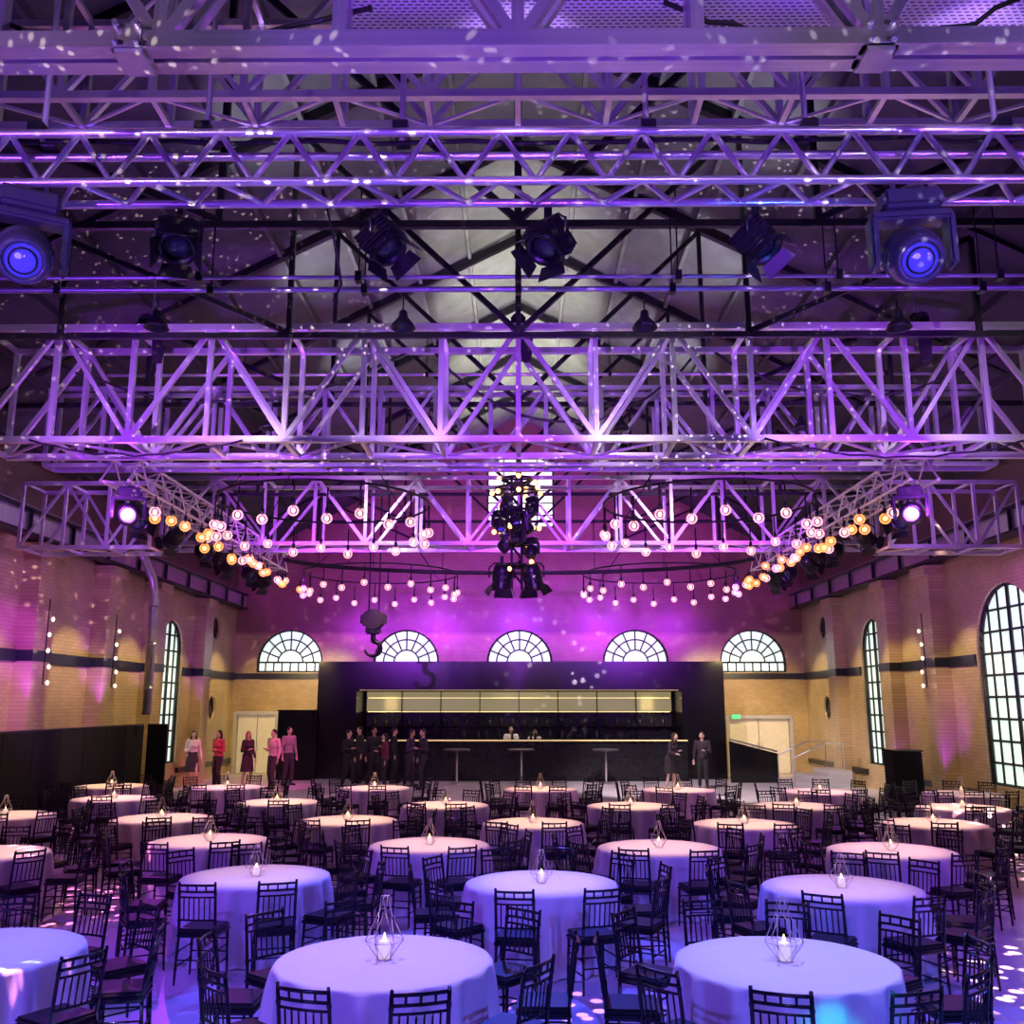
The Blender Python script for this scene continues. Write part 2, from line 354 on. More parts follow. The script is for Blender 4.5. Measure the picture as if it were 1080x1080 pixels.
heavy(15.0,6.85,1.95,1.1,1.25,'heavy aluminium box truss spanning the middle of the hall','alu',.105,.075,.04)
heavy(17.2,6.98,1.5,.4,1.05,'slimmer lattice truss close behind the middle heavy truss','alu2',.08,.06,0,X=8.9)
heavy(25.0,6.8,1.8,1.2,1.4,'farthest heavy aluminium truss in front of the purple wall','alu',.10,.07,.04,X=9.6)
heavy(19.2,5.75,1.35,.9,.95,'short aluminium truss bracketing to the left wall beside the globe bulbs','alu',.08,.05,.03,X=-7.6,X0=-10.3,grp='short side trusses')
heavy(19.2,5.75,1.35,.9,.95,'short aluminium truss bracketing to the right wall beside the globe bulbs','alu',.08,.05,.03,X=10.3,X0=7.6,grp='short side trusses')
def ltruss(p0,p1,w,h,pitch,rc,rb,label,cat='truss',group='tubular lighting trusses',m='alu',faces=((0,3),(0,1),(1,2),(3,2))):
    p0=Vector(p0); p1=Vector(p1); t=thing('lighting_truss',label,cat,p0,0,group)
    a=(p1-p0); L=a.length; a.normalize(); s=a.cross(Vector((0,0,1))).normalized()*(w/2); u=Vector((0,0,1))*h
    cor=[-s,s,s+u,-s+u]
    for c in cor: rod('chord',c,c+a*L,rc,m,t)
    n=int(L/pitch); st=L/n; cnt=0; extra=bmesh.new(); ex=False
    for (i,j) in faces:
        for k in range(n):
            c0,c1=(cor[i],cor[j]) if k%2==0 else (cor[j],cor[i])
            A=c0+a*(k*st); B=c1+a*((k+1)*st)
            if cnt<98: rod('brace',A,B,rb,m,t); cnt+=1
            else: tube(extra,[A,B],rb,6); ex=True
    if ex: o=obj('brace',extra,M[m],t); o['kind']='stuff'
    else: extra.free()
    return t
zB=P(540,190,6.82).z
ltruss((-6.6,7.0,zB),(6.6,7.0,zB),.34,.43,.28,.036,.024,'bright tubular box truss carrying the row of front spotlights',faces=((1,2),(0,1)))
ltruss((-7.2,16.4,6.5),(-7.2,28.2,6.5),.5,.5,.48,.03,.018,'tubular truss running into the hall on the left with globe bulbs')
ltruss((7.2,16.4,6.5),(7.2,28.2,6.5),.5,.5,.48,.03,.018,'tubular truss running into the hall on the right with globe bulbs')
for i,x in enumerate((-3.9,-2.55,-.95,1.05,2.35,3.9)):
    t=thing('suspension_pipe','vertical steel pipe dropping from the roof to the tubular front truss, %s from left'%on[i].replace('nearest','first'),'pipe',(x,7.0,zB+.47),0,'suspension pipes')
    rod('pipe',(0,0,0),(0,0,3.6),.025,'alu',t); bm=bmesh.new(); box(bm,(0,0,.05),(.12,.3,.08)); obj('clamp',bm,M['black'],t)
def pipe(px0,py,d,label,r=.03,X=9):
    z=P(540,py,d).z; t=thing('lighting_bar',label,'pipe',(0,d,z),0,'horizontal lighting bars')
    rod('tube',(-X,0,0),(X,0,0),r,'alu2',t)
    for k in range(-4,5):
        if abs(k)>0: rod('hanger',(k*X/4.5,0,0),(k*X/4.5,0,1.0),.008,'steel',t); 
        bm=bmesh.new(); box(bm,(k*X/4.5,0,0),(.06,.09,.1)); obj('clamp',bm,M['black'],t)
pipe(0,292,8.6,'thin steel bar just below the front spotlights',.02,7)
pipe(0,305,8.95,'steel bar with bell lamps below the front spotlights',.03,7)
pipe(0,395,18.4,'steel bar crossing behind the bays of the middle heavy truss',.035,8.4)
pipe(0,494,18.6,'steel bar under the middle heavy truss',.03,9)
pipe(0,578,26.6,'steel bar under the farthest heavy truss',.035,9.5)
t=thing('curved_rail','wide dark curved rail sweeping behind the globe rings','rail',(0,27.0,6.5))
bm=bmesh.new(); tube(bm,[(6.5*math.sin(a),-1.5+3.2*math.cos(a),0) for a in [(-1.45+2.9*k/40) for k in range(41)]],.06,8); obj('rail',bm,M['steel'],t)
for k in range(1,8):
    a=-1.45+2.9*k/8; rod('hanger',(6.5*math.sin(a),-1.5+3.2*math.cos(a),0),(6.5*math.sin(a),-1.5+3.2*math.cos(a),1.7),.012,'steel',t)
z=P(700,8,6.2).z
t=thing('cable_tray','perforated steel cable tray along the top edge of picture','cable tray',(2.2,6.2,z))
bm=bmesh.new(); box(bm,(0,0,0),(7.0,.45,.01)); obj('base',bm,M['perf'],t)
for y in (-.22,.22):
    bm=bmesh.new(); box(bm,(0,y,.04),(7.0,.01,.09)); obj('side',bm,M['perf'],t)
def cable(px,label,r=.018):
    bm=bmesh.new(); tube(bm,px,r,6); tag(obj('power_cable',bm,M['cable']),label,'cable',None)
random.seed(3)
def sag(x0,x1,y,z,s,n=16): return [(x0+(x1-x0)*k/n,y+random.uniform(-.03,.03),z-s*4*(k/n)*(1-k/n)+random.uniform(-.03,.03)) for k in range(n+1)]
cable(sag(-8.6,-2,16.1,8.75,.9),'black cable sagging inside the middle truss on the left',.025)
cable(sag(-1.5,3.2,16.1,8.75,1.3),'black cable sagging inside the middle truss at centre',.025)
cable(sag(3.5,8.6,16.1,8.75,.8),'black cable sagging inside the middle truss on the right',.025)
cable(sag(-8,-4.5,14.9,6.82,.25),'black cable looped below the middle truss at left')
cable(sag(4.0,8.4,14.9,6.82,.3),'black cable looped below the middle truss at right')
cable(sag(-3.9,-1.0,5.66,7.3,.3),'black cable loop at the top truss left of centre')
cable(sag(1.0,3.4,5.66,7.3,.35),'black cable loop at the top truss right of centre')
cable(sag(-6,6,7.0,zB+.47,.02,30),'long black cable lying along the tubular front truss',.02)
cable([P(340,200,7.3),P(352,250,7.2),P(360,300,7.3),P(352,318,7.4)],'thin black cable dangling beside a front spotlight',.012)
for lab,x,y,z in (('left end of the middle truss',-6.4,15.55,8.85),('centre of the middle truss',.0,15.55,8.85),('right end of the middle truss',6.9,15.55,8.85)):
    t=thing('chain_hoist','black chain hoist hanging at the %s'%lab,'hoist',(x,y,z))
    bm=bmesh.new(); box(bm,(0,0,.2),(.26,.3,.36),0,.05); lathe(bm,[(.12,-.3),(.14,-.1),(.14,.1),(.12,.3)],14,Matrix.Translation((0,0,.2))@Matrix.Rotation(PI/2,4,'X')); obj('motor',bm,M['black'],t)
    rod('chain',(0,0,.38),(0,0,RZ-abs(x)*.546-z-.35),.012,'duct',t)
    bm=bmesh.new(); lathe(bm,[(.08,-.45),(.11,-.15),(.11,-.02),(.1,0)],12,Matrix.Translation((.14,0,0))); obj('chain_bag',bm,M['drape'],t)
# ---------------------------------------------------------------- fixtures
def moving_head(label,loc,rz=0,tilt=.5,lens='lens_b',s=1,m='black',group='moving head spotlights',core=None,hm='black'):
    t=thing('moving_head_light',label,'spotlight',loc,rz,group); t.scale=(s,s,s)
    bm=bmesh.new(); box(bm,(0,0,-.08),(.42,.3,.15),0,.03); obj('base',bm,M[m],t)
    for x in (-.1,.1):
        bm=bmesh.new(); tube(bm,[(x,0,-.01),(x,0,.12)],.02,6); obj('clamp',bm,M['alu2'],t)
    bm=bmesh.new(); 
    for x in (-.27,.27): box(bm,(x,0,-.38),(.06,.16,.4),0,.02)
    box(bm,(0,0,-.19),(.58,.18,.07),0,.02); obj('yoke',bm,M[m],t)
    R=Matrix.Translation((0,0,-.48))@Matrix.Rotation(PI/2+tilt,4,'X')
    bm=bmesh.new(); lathe(bm,[(.06,-.24),(.15,-.2),(.19,-.08),(.2,.05),(.18,.14),(.165,.2),(.13,.2),(.13,.16),(.02,.16)],20,R)
    for a in range(4): lathe(bm,[(.2,-.08+a*.04),(.205,-.075+a*.04),(.2,-.07+a*.04)],20,R)
    h=obj('head',bm,M[hm],t)
    bm=bmesh.new(); lathe(bm,[(.005,.205),(.06,.2),(.125,.175),(.125,.17),(.005,.17)],20,R); obj('lens',bm,M[lens],h)
    if core=='lens_w':
        bm=bmesh.new(); lathe(bm,[(.004,.222),(.03,.218),(.045,.205),(.004,.2)],16,R); obj('lens_core',bm,M[core],h)
    elif core:
        bm=bmesh.new(); lathe(bm,[(.085,.195),(.092,.206),(.10,.188)],20,R,False); obj('lens_ring',bm,M['black'],h)
        bm=bmesh.new(); sph(bm,(-.03,.03,.195),(.03,.026,.012)); bm.transform(R); obj('lens_core',bm,M[core],h)
        for s2 in (-1,1):
            bm=bmesh.new(); box(bm,(s2*.17,0,-.02),(.05,.14,.26),0,.015); bm.transform(R); obj('side_cover',bm,M[m],h)
    return t
def fresnel(label,loc,rz=0,tilt=.7,lens='lens_d',s=1,group='black barn-door spotlights',boxy=False):
    t=thing('barn_door_spotlight',label,'spotlight',loc,rz,group); t.scale=(s,s,s)
    bm=bmesh.new(); tube(bm,[(-.19,0,-.24),(-.19,0,-.08),(-.12,0,-.02),(.12,0,-.02),(.19,0,-.08),(.19,0,-.24)],.014,6); obj('yoke',bm,M['black'],t)
    bm=bmesh.new(); box(bm,(0,0,.03),(.05,.05,.12)); obj('clamp',bm,M['black'],t)
    R=Matrix.Translation((0,0,-.24))@Matrix.Rotation(PI/2+tilt,4,'X')
    bm=bmesh.new()
    if boxy:
        box(bm,(0,0,-.02),(.32,.30,.24),0,.03)
        for k in range(4): box(bm,(0,0,-.1+k*.045),(.345,.325,.014))
        lathe(bm,[(.15,.1),(.165,.12),(.165,.14),(.13,.14),(.13,.1),(.01,.1)],16,Matrix())
        bm.transform(R)
    else:
        lathe(bm,[(.05,-.22),(.11,-.2),(.14,-.12),(.14,.1),(.16,.12),(.16,.14),(.12,.14),(.12,.08),(.01,.08)],16,R)
        for a in range(5): lathe(bm,[(.15,-.1+a*.03),(.15,-.09+a*.03)],16,R)
    obj('housing',bm,M['black'],t)
    bm=bmesh.new(); lathe(bm,[(.005,.12),(.08,.11),(.12,.09),(.12,.085),(.005,.085)],16,R); obj('lens',bm,M[lens],t)
    for k in range(4):
        Q=R@Matrix.Rotation(k*PI/2,4,'Z'); bm=bmesh.new()
        vs=[bm.verts.new(Q@Vector(v)) for v in ((-.12,.15,.14),(.12,.15,.14),(.15,.21,.25),(-.15,.21,.25))]; bm.faces.new(vs)
        r=bmesh.ops.extrude_face_region(bm,geom=bm.faces[:]); bmesh.ops.translate(bm,vec=Q.to_3x3()@Vector((0,.006,0)),verts=[v for v in r['geom'] if isinstance(v,bmesh.types.BMVert)])
        obj('barn_door',bm,M['black'],t)
    return t
p=P(32,206,6.9); moving_head('large moving head spotlight hanging at the far left of front truss',p,.5,.62,'lens_b',1.08,'head',core='lens_c',hm='head')
p=P(957,206,6.9); moving_head('large moving head spotlight hanging at the right of front truss',p,-.1,.62,'lens_b',1.08,'head',core='lens_c',hm='head')
for px,lab,rz in ((190,'black barn-door spotlight beside the far left moving head',.3),(405,'black barn-door spotlight under front truss left of centre',1.1),(578,'black barn-door spotlight under front truss nearest the centre',-.7),(797,'blue-tinted barn-door spotlight beside the right moving head',.9)):
    fresnel(lab,P(px,228,7.3),rz,1.0,'lens_d',.95,boxy=True)
def bell(label,loc,s=1):
    t=thing('bell_pendant_lamp',label,'pendant lamp',loc,0,'small black bell lamps'); t.scale=(s,s,s)
    bm=bmesh.new(); lathe(bm,[(.03,.2),(.05,.18),(.06,.1),(.13,.02),(.16,-.04),(.15,-.04),(.11,.02),(.02,.06)],16); obj('shade',bm,M['black'],t)
    bm=bmesh.new(); tube(bm,[(0,0,.2),(0,0,.36)],.01,6); obj('stem',bm,M['black'],t)
for i,px in enumerate((165,425,680,948)): bell('small bell lamp on the front bar, %s'%('leftmost','second from left','third from left','rightmost')[i],P(px,343,8.95),.8)
for i,px in enumerate((283,453,655,845)): bell('small bell lamp at the middle truss, %s'%('leftmost','second from left','third from left','rightmost')[i],P(px,450,16.75),1.0)
on2=['nearest','second','third','fourth','fifth','sixth','seventh']
for sd in (-1,1):
    sn='left' if sd<0 else 'right'
    moving_head('glaring violet moving head at the near end of %s side truss'%sn,(sd*6.95,16.5,6.38),sd*-.4,.25,'lens_p',1.0,core='lens_w')
    for i,y in enumerate((18,20,22,24,25.8,27.4)):
        fresnel('black spotlight under the %s side truss, %s one'%(sn,on2[i]),(sd*7.4,y,6.36),sd*-.9+PI*(i%2),.5,'lens_d',1.2)
bm=bmesh.new(); sph(bm,(0,0,0),.105,16,10); GL=mesh(bm,'globe',M['globe'])
bm=bmesh.new(); sph(bm,(0,0,0),.105,16,10); GA=mesh(bm,'globe',M['globe_a'])
bm=bmesh.new(); sph(bm,(0,0,.0),(.036,.036,.05),10,6); BL=mesh(bm,'bulb',M['bulb'])
bm=bmesh.new(); sph(bm,(0,0,.0),.05,10,6); AL=mesh(bm,'bulb',M['amber'])
bm=bmesh.new(); tube(bm,[(0,0,.09),(0,0,.2)],.035,8); tube(bm,[(0,0,.2),(0,0,.6)],.018,6); ST=mesh(bm,'stem',M['steel'])
bm=bmesh.new(); tube(bm,[(0,0,.09),(0,0,.2)],.03,8); tube(bm,[(0,0,.2),(0,0,.3)],.012,6); ST2=mesh(bm,'stem',M['steel'])
random.seed(19)
def chandelier(label,c,r,n,s=1):
    t=thing('globe_chandelier',label,'chandelier',c,0,'ring chandeliers of globe bulbs')
    bm=bmesh.new(); tube(bm,[(r*math.cos(2*PI*k/40),r*math.sin(2*PI*k/40),0) for k in range(41)],.025,6,False); obj('ring',bm,M['steel'],t)
    for k in range(4):
        a=PI/4+k*PI/2; rod('hanger_cable',(r*math.cos(a),r*math.sin(a),0),(r*math.cos(a)*.6,r*math.sin(a)*.6,1.0),.01,'steel',t)
    for k in range(n):
        a=2*PI*(k+.3)/n; dz=-.6 -.14*(k%2)
        st=link('pendant_stem',ST,t,(r*math.cos(a),r*math.sin(a),dz)); link('globe',GL,st); link('bulb',BL,st)
chandelier('ring of glass globe bulbs, near left of centre',(-4.1,19.6,6.75),2.2,22)
chandelier('ring of glass globe bulbs, near right of centre',(4.0,19.6,6.75),2.2,22)
chandelier('ring of glass globe bulbs, far left above the bar',(-4.6,31.5,6.85),2.55,22)
chandelier('ring of glass globe bulbs, far right above the bar',(4.7,31.5,6.85),2.55,22)
random.seed(11)
for sd in (-1,1):
    sn='left' if sd<0 else 'right'
    for k in range(26):
        y=16.9+k*.44; t=thing('globe_pendant_lamp','glass globe bulb hanging under the %s side truss, one of a tight string'%sn,'pendant lamp',(sd*(6.72+random.uniform(-.25,.1)),y,6.08+random.uniform(-.24,.08)),0,'globe bulbs strung under the %s side truss'%sn)
        link('stem',ST2,t); link('globe',GL if k%4==0 else GA,t); link('bulb',BL if k%4==0 else AL,t)
# centre cluster
cx=P(545,600,18.5).x
t=thing('lighting_totem','vertical truss column of lamps hanging at the centre of the hall','hanging light rig',(cx,18.5,4.7))
for x in (-.1,.1):
    for y in (-.1,.1): rod('upright',(x,y,.1),(x,y,2.35),.025,'steel',t)
rod('hanging_cable',(0,0,2.3),(0,0,3.45),.015,'steel',t)
for k in range(8):
    s=1 if k%2 else -1
    for y in (-.1,.1): rod('brace',(-.1*s,y,.2+k*.25),(.1*s,y,.45+k*.25),.016,'steel',t)
rr=[(.55,.3,5),(1.0,.3,4),(1.3,.38,6),(1.65,.3,3),(2.1,.42,7),(2.3,.3,5)]
for z,r_,n in rr:
    bm=bmesh.new(); tube(bm,[(r_*math.cos(2*PI*k/20),r_*math.sin(2*PI*k/20),z) for k in range(21)],.028,6,False); tube(bm,[(-r_,0,z),(r_,0,z)],.02,6); tube(bm,[(0,-r_,z),(0,r_,z)],.02,6); obj('ring',bm,M['steel'],t)
random.seed(2)
for z,r_,n in rr:
    for k in range(n):
        a=2*PI*k/n+z; link('bulb',AL,t,((r_+.08)*math.cos(a),(r_+.08)*math.sin(a),z+random.uniform(-.12,.08)))
names=['top left','top right','middle left','middle right','low left','low right','middle front','low front']
for i,(x,z,rz,y,tl) in enumerate(((-.2,6.66,1.9,18.25,.2),(.3,6.58,-.9,18.2,.9),(-.33,6.28,.6,18.1,1.1),(.2,6.2,-1.7,18.1,.3),(-.24,5.85,1.8,18.1,.8),(.28,5.75,-.5,18.1,1.2),(-.02,6.32,.4,17.85,1.0),(.04,5.95,-.9,17.75,.4))):
    moving_head('moving head light on the central lamp column, %s'%names[i],(cx+x,y,z),rz,tl,'lens_b' if i in (2,3,6) else 'lens_d',.58)
for i,x in enumerate((-.29,.31)):
    fresnel('black barn-door lamp at foot of central column, %s one'%('left' if i==0 else 'right'),(cx+x,18.3,5.3),(2.6 if i else -2.9),1.2,'lens_d',1.3)
# crane hook
p=P(393,692,27.3)
t=thing('crane_hook','dark crane hook block hanging before the back wall','crane hook',p); t.scale=(1.2,1.2,1.1)
rod('cable',(-.12,0,1.0),(-.12,0,4.6),.018,'steel',t); rod('cable',(.12,0,1.0),(.12,0,4.6),.018,'steel',t)
bm=bmesh.new(); box(bm,(0,0,.95),(.62,.26,.34),0,.06); lathe(bm,[(.26,-.17),(.26,.17)],16,Matrix.Translation((0,0,.95))@Matrix.Rotation(PI/2,4,'X')); box(bm,(0,0,.7),(.36,.22,.28),0,.04); obj('block',bm,M['oxide'],t)
bm=bmesh.new(); tube(bm,[(0,0,.6),(0,0,.38)]+[(.19*math.sin(a),0,.19+.19*math.cos(a)) for a in [k*PI*1.45/12 for k in range(13)]],[.06]*2+[.065-.003*k for k in range(13)],8); obj('hook',bm,M['steel'],t)
t=thing('ventilation_duct','silver ventilation pipe bending down the left wall','duct',(-HW+.9,26.2,0))
bm=bmesh.new(); tube(bm,[(0,-1.5,6.75),(0,-.9,6.45),(0,-.25,6.0),(0,0,5.5),(0,0,2.3)],.12,12); obj('pipe',bm,M['duct'],t)
for z in (5.2,4.2,3.0): 
    bm=bmesh.new(); lathe(bm,[(.14,z-.04),(.14,z+.04)],12); obj('joint_ring',bm,M['duct'],t)
for sd,ys in ((-1,(21.2,24.8)),(1,(24.9,))):
    for j,yy in enumerate(ys):
        t=thing('wall_lamp','vertical strip of small bulbs on a brick pilaster, %s'%('left wall nearest' if sd<0 and j==0 else 'left wall second' if sd<0 else 'right wall'),'wall lamp',(sd*(HW-.48),yy,3.0))
        rod('stem',(0,0,0),(0,0,1.9),.015,'steel',t)
        for z in (.05,.4,.75,1.1,1.45): link('bulb',BL,t,(-sd*.08,0.05*(-1)**int(z*10),z))
# ---------------------------------------------------------------- bar
xl=P(331,760,34).x; xr=P(768,760,34).x; xi=P(373,760,34).x; xj=P(722,760,34).x; zt=P(540,697,34).z; zo=P(540,727,34).z; zc=P(540,780,33.6).z
t=thing('bar_surround','long glossy black bar enclosure against the back wall','bar',(0,35.3,0))
def tb(name,m,x0,x1,y0,y1,z0,z1,par=t,o=(0,35.3,0)):
    bm=bmesh.new(); box(bm,((x0+x1)/2-o[0],(y0+y1)/2-o[1],(z0+z1)/2-o[2]),(x1-x0,y1-y0,z1-z0)); return obj(name,bm,M[m],par)
tb('side_tower','satin',xl,xi,34.45,36.4,0,zt); tb('side_tower','satin',xj,xr,34.45,36.4,0,zt)
tb('fascia','satin',xi,xj,34.45,36.4,zo,zt); tb('back_panel','gloss',xi,xj,36.3,36.4,0,zo)
zu=zo-.8
tb('lit_panel','mirror',xi+.1,xj-.1,36.2,36.29,zu,zo-.06)
tb('lower_panel','counter',xi+.1,xj-.1,36.2,36.29,1.2,zu-.02)
sh=tb('canopy_edge','gloss',xi,xj,34.5,34.6,zo-.04,zo); tb('light_strip','dim',xi+.1,xj-.1,34.48,34.5,zo-.03,zo-.015,sh)
for z,mm in ((1.75,None),(zu,'strip'),(zu+.5,'strip')):
    sh=tb('shelf','gloss',xi+.1,xj-.1,35.9,36.19,z,z+.025)
    if mm: tb('light_strip',mm,xi+.2,xj-.2,35.88,35.9,z,z+.022,sh)
for k in range(9):
    x=xi+(xj-xi)*(k)/8; tb('upright','gloss',x-.015,x+.015,35.85,36.2,1.3,zo)
bo=thing('bar_counter','dark stone fronted serving counter of the bar','bar counter',(0,33.6,0))
for nm,m,a in (('front_panel','counter',(xi,xj,33.62,33.8,0,zc-.06)),('worktop','gloss',(xi-.05,xj+.05,33.5,34.4,zc-.06,zc)),('edge_strip','dim',(xi,xj,33.49,33.5,zc-.05,zc-.005)),('kick_plate','black',(xi,xj,33.57,33.62,0,.12))):
    tb(nm,m,*a,par=bo,o=(0,33.6,0))
random.seed(5)
def bottle_mesh(h,r):
    bm=bmesh.new(); lathe(bm,[(r,0),(r,h*.6),(r*.4,h*.75),(r*.35,h)],10); return mesh(bm,'bottle',M['glassbottle'])
BM=[bottle_mesh(.3,.045),bottle_mesh(.26,.05),bottle_mesh(.34,.04)]
for k in range(26):
    x=xi+.45+k*(xj-xi-.9)/25; o=link('bottle',random.choice(BM),None,(x,36.05,1.776)); tag(o,'small dark bottle on the lit back shelf of the bar','bottle','bottles on the back shelf')
for k in range(12):
    x=-1.9+k*.42+random.uniform(-.08,.08)
    if abs(x-.1)<.2 : x+=.3
    o=link('bottle',random.choice(BM),None,(x,34.1,zc)); tag(o,'bottle standing on the bar counter near the bartenders','bottle','bottles on the bar counter')
def block(name,label,cat,px0,px1,py0,d,dep,m='drape'):
    a=P(px0,800,d).x; b=P(px1,800,d).x; z=P((px0+px1)/2,py0,d).z; t=thing(name,label,cat,((a+b)/2,d+dep/2,0))
    bm=bmesh.new(); box(bm,(0,0,z/2),(b-a,dep,z),0,.02); obj('body',bm,M[m],t)
    bm=bmesh.new(); box(bm,(0,0,z+.02),(b-a+.04,dep+.04,.04)); obj('top',bm,M['gloss'],t)
block('black_partition','tall black partition block left of the bar','partition',291,329,750,33.9,1.5)
block('black_cabinet','low black cabinet by the right wall near the steps','cabinet',943,973,793,24.2,.7)
def screen(lab,p0,p1,h):
    p0=Vector(p0); p1=Vector(p1); L=(p1-p0).length; d=(p1-p0).normalized(); c=(p0+p1)/2
    t=thing('drape_screen',lab,'screen',c,0,'black screens along the left side'); n=max(2,int(L/1.2))
    ang=math.atan2(d.y,d.x)
    for k in range(n):
        bm=bmesh.new(); q=d*(-L/2+L*(k+.5)/n); box(bm,(q.x,q.y,h/2+.005),(L/n-.012,.07,h-.01),ang,.006); obj('panel',bm,M['drape'],t)
    rod('top_rail',d*(-L/2),d*(L/2),.03,'black',t).location.z=h+.02
screen('long black screen running along the left wall',(-10.35,17,0),(-10.35,26.7,0),2.0)
screen('black screen facing the tables in the left corner',(-10.25,26.8,0),(-9.7,26.8,0),2.0)
a=P(770,800,33).x; b=P(820,800,33).x
t=thing('ramp_barrier','black sloping ramp barrier beside the doorway','barrier',((a+b)/2,33,0)); w=b-a
bm=bmesh.new(); prism(bm,[(-w/2,0),(w/2,0),(w/2,.95),(-w/2,1.35)],Matrix(),.12); obj('panel',bm,M['gloss'],t)
rod('handrail',(-w/2,0,1.42),(w/2,0,1.02),.03,'alu2',t)
for x in (-.7,0,.7): rod('post',(x,0,1.0),(x,0,1.22-x*.22),.02,'alu2',t)
t=thing('entrance_steps','short flight of pale steps against the right wall','steps',(9.6,32,0))
for k in range(3):
    bm=bmesh.new(); box(bm,(k*.3,0,.085+k*.17),(1.5-k*.6+.4,1.8,.17),0,.01); obj('step',bm,M['white'],t)
for y in (-.9,.9):
    bm=bmesh.new(); tube(bm,[(-.9,y,0),(-.9,y,.9),(.1,y,1.35),(.7,y,1.35),(.7,y,.5)],.025,8); obj('handrail',bm,M['alu'],t)
for px,py,lab in ((482,793,'left'),(550,790,'middle'),(639,794,'right')):
    p=P(px,800,32.2)
    t=thing('cocktail_table','tall thin-stemmed standing table before the bar, %s of three'%lab,'high table',(p.x,32.2,0),0,'standing tables')
    bm=bmesh.new(); lathe(bm,[(.42,1.08),(.44,1.09),(.44,1.12),(.42,1.13)],24); obj('tabletop',bm,M['head'],t)
    bm=bmesh.new(); lathe(bm,[(.03,.02),(.03,1.08)],10); obj('stem',bm,M['alu'],t)
    bm=bmesh.new(); lathe(bm,[(.25,0),(.25,.015),(.04,.04)],24); obj('base',bm,M['alu'],t)
# ---------------------------------------------------------------- tables
TR=.79
bm=bmesh.new(); n=144; prof=[(0,.755,0),(.3,.756,0),(.6,.756,0),(TR-.02,.755,0),(TR+.004,.747,.03),(TR+.008,.72,.2),(TR+.012,.6,.6),(TR+.018,.45,.85),(TR+.025,.25,1.0),(TR+.03,.012,1.1)]
rings=[]
ph=[random.uniform(0,2*PI) for _ in range(4)]
for r,z,f in prof:
    if r==0: rings.append([bm.verts.new((0,0,z))]); continue
    rings.append([])
    for k in range(n):
        a=2*PI*k/n; fo=f*(.050*math.sin(15*a+ph[0]+.5*math.sin(3*a))+.018*math.sin(29*a+ph[1])+.014*math.sin(9*a+ph[2])); rings[-1].append(bm.verts.new(((r+fo)*math.cos(a),(r+fo)*math.sin(a),z)))
for k in range(n): bm.faces.new((rings[0][0],rings[1][k],rings[1][(k+1)%n])).smooth=True
for i in range(1,len(rings)-1):
    for k in range(n): bm.faces.new((rings[i][k],rings[i+1][k],rings[i+1][(k+1)%n],rings[i][(k+1)%n])).smooth=True
CLOTH=mesh(bm,'tablecloth',M['cloth'])
bm=bmesh.new(); lathe(bm,[(TR-.07,.72),(TR-.055,.73),(TR-.07,.745)],40); TOP=mesh(bm,'tabletop',M['board'])
bm=bmesh.new(); tube(bm,[(0,0,0.0),(0,0,.72)],.025,8); TLEG=mesh(bm,'leg',M['steel'])
bm=bmesh.new(); N=6; lv=[(.05,.006),(.14,.13),(.05,.33),(.03,.44)]
V=[[Vector((r*math.cos(2*PI*(k+(.5 if i%2 else 0))/N),r*math.sin(2*PI*(k+(.5 if i%2 else 0))/N),z)) for k in range(N)] for i,(r,z) in enumerate(lv)]
for i in range(4):
    for k in range(N):
        if i in(0,1,3): tube(bm,[V[i][k],V[i][(k+1)%N]],.0035,4)
        if i<3:
            tube(bm,[V[i][k],V[i+1][k]],.0035,4)
            if i==0: tube(bm,[V[i][(k+1)%N],V[i+1][k]],.0035,4)
CAGE=mesh(bm,'wire_cage',M['wire'])
bm=bmesh.new(); lathe(bm,[(.04,.008),(.042,.012),(.042,.125),(.035,.13),(.01,.122)],14); CAN=mesh(bm,'candle',M['wax'])
bm=bmesh.new(); lathe(bm,[(.002,.122),(.011,.14),(.008,.16),(.001,.185)],8); FL=mesh(bm,'flame',M['flame'])
bm=bmesh.new(); lathe(bm,[(.06,0),(.06,.008)],16); PL=mesh(bm,'base_plate',M['wire'])
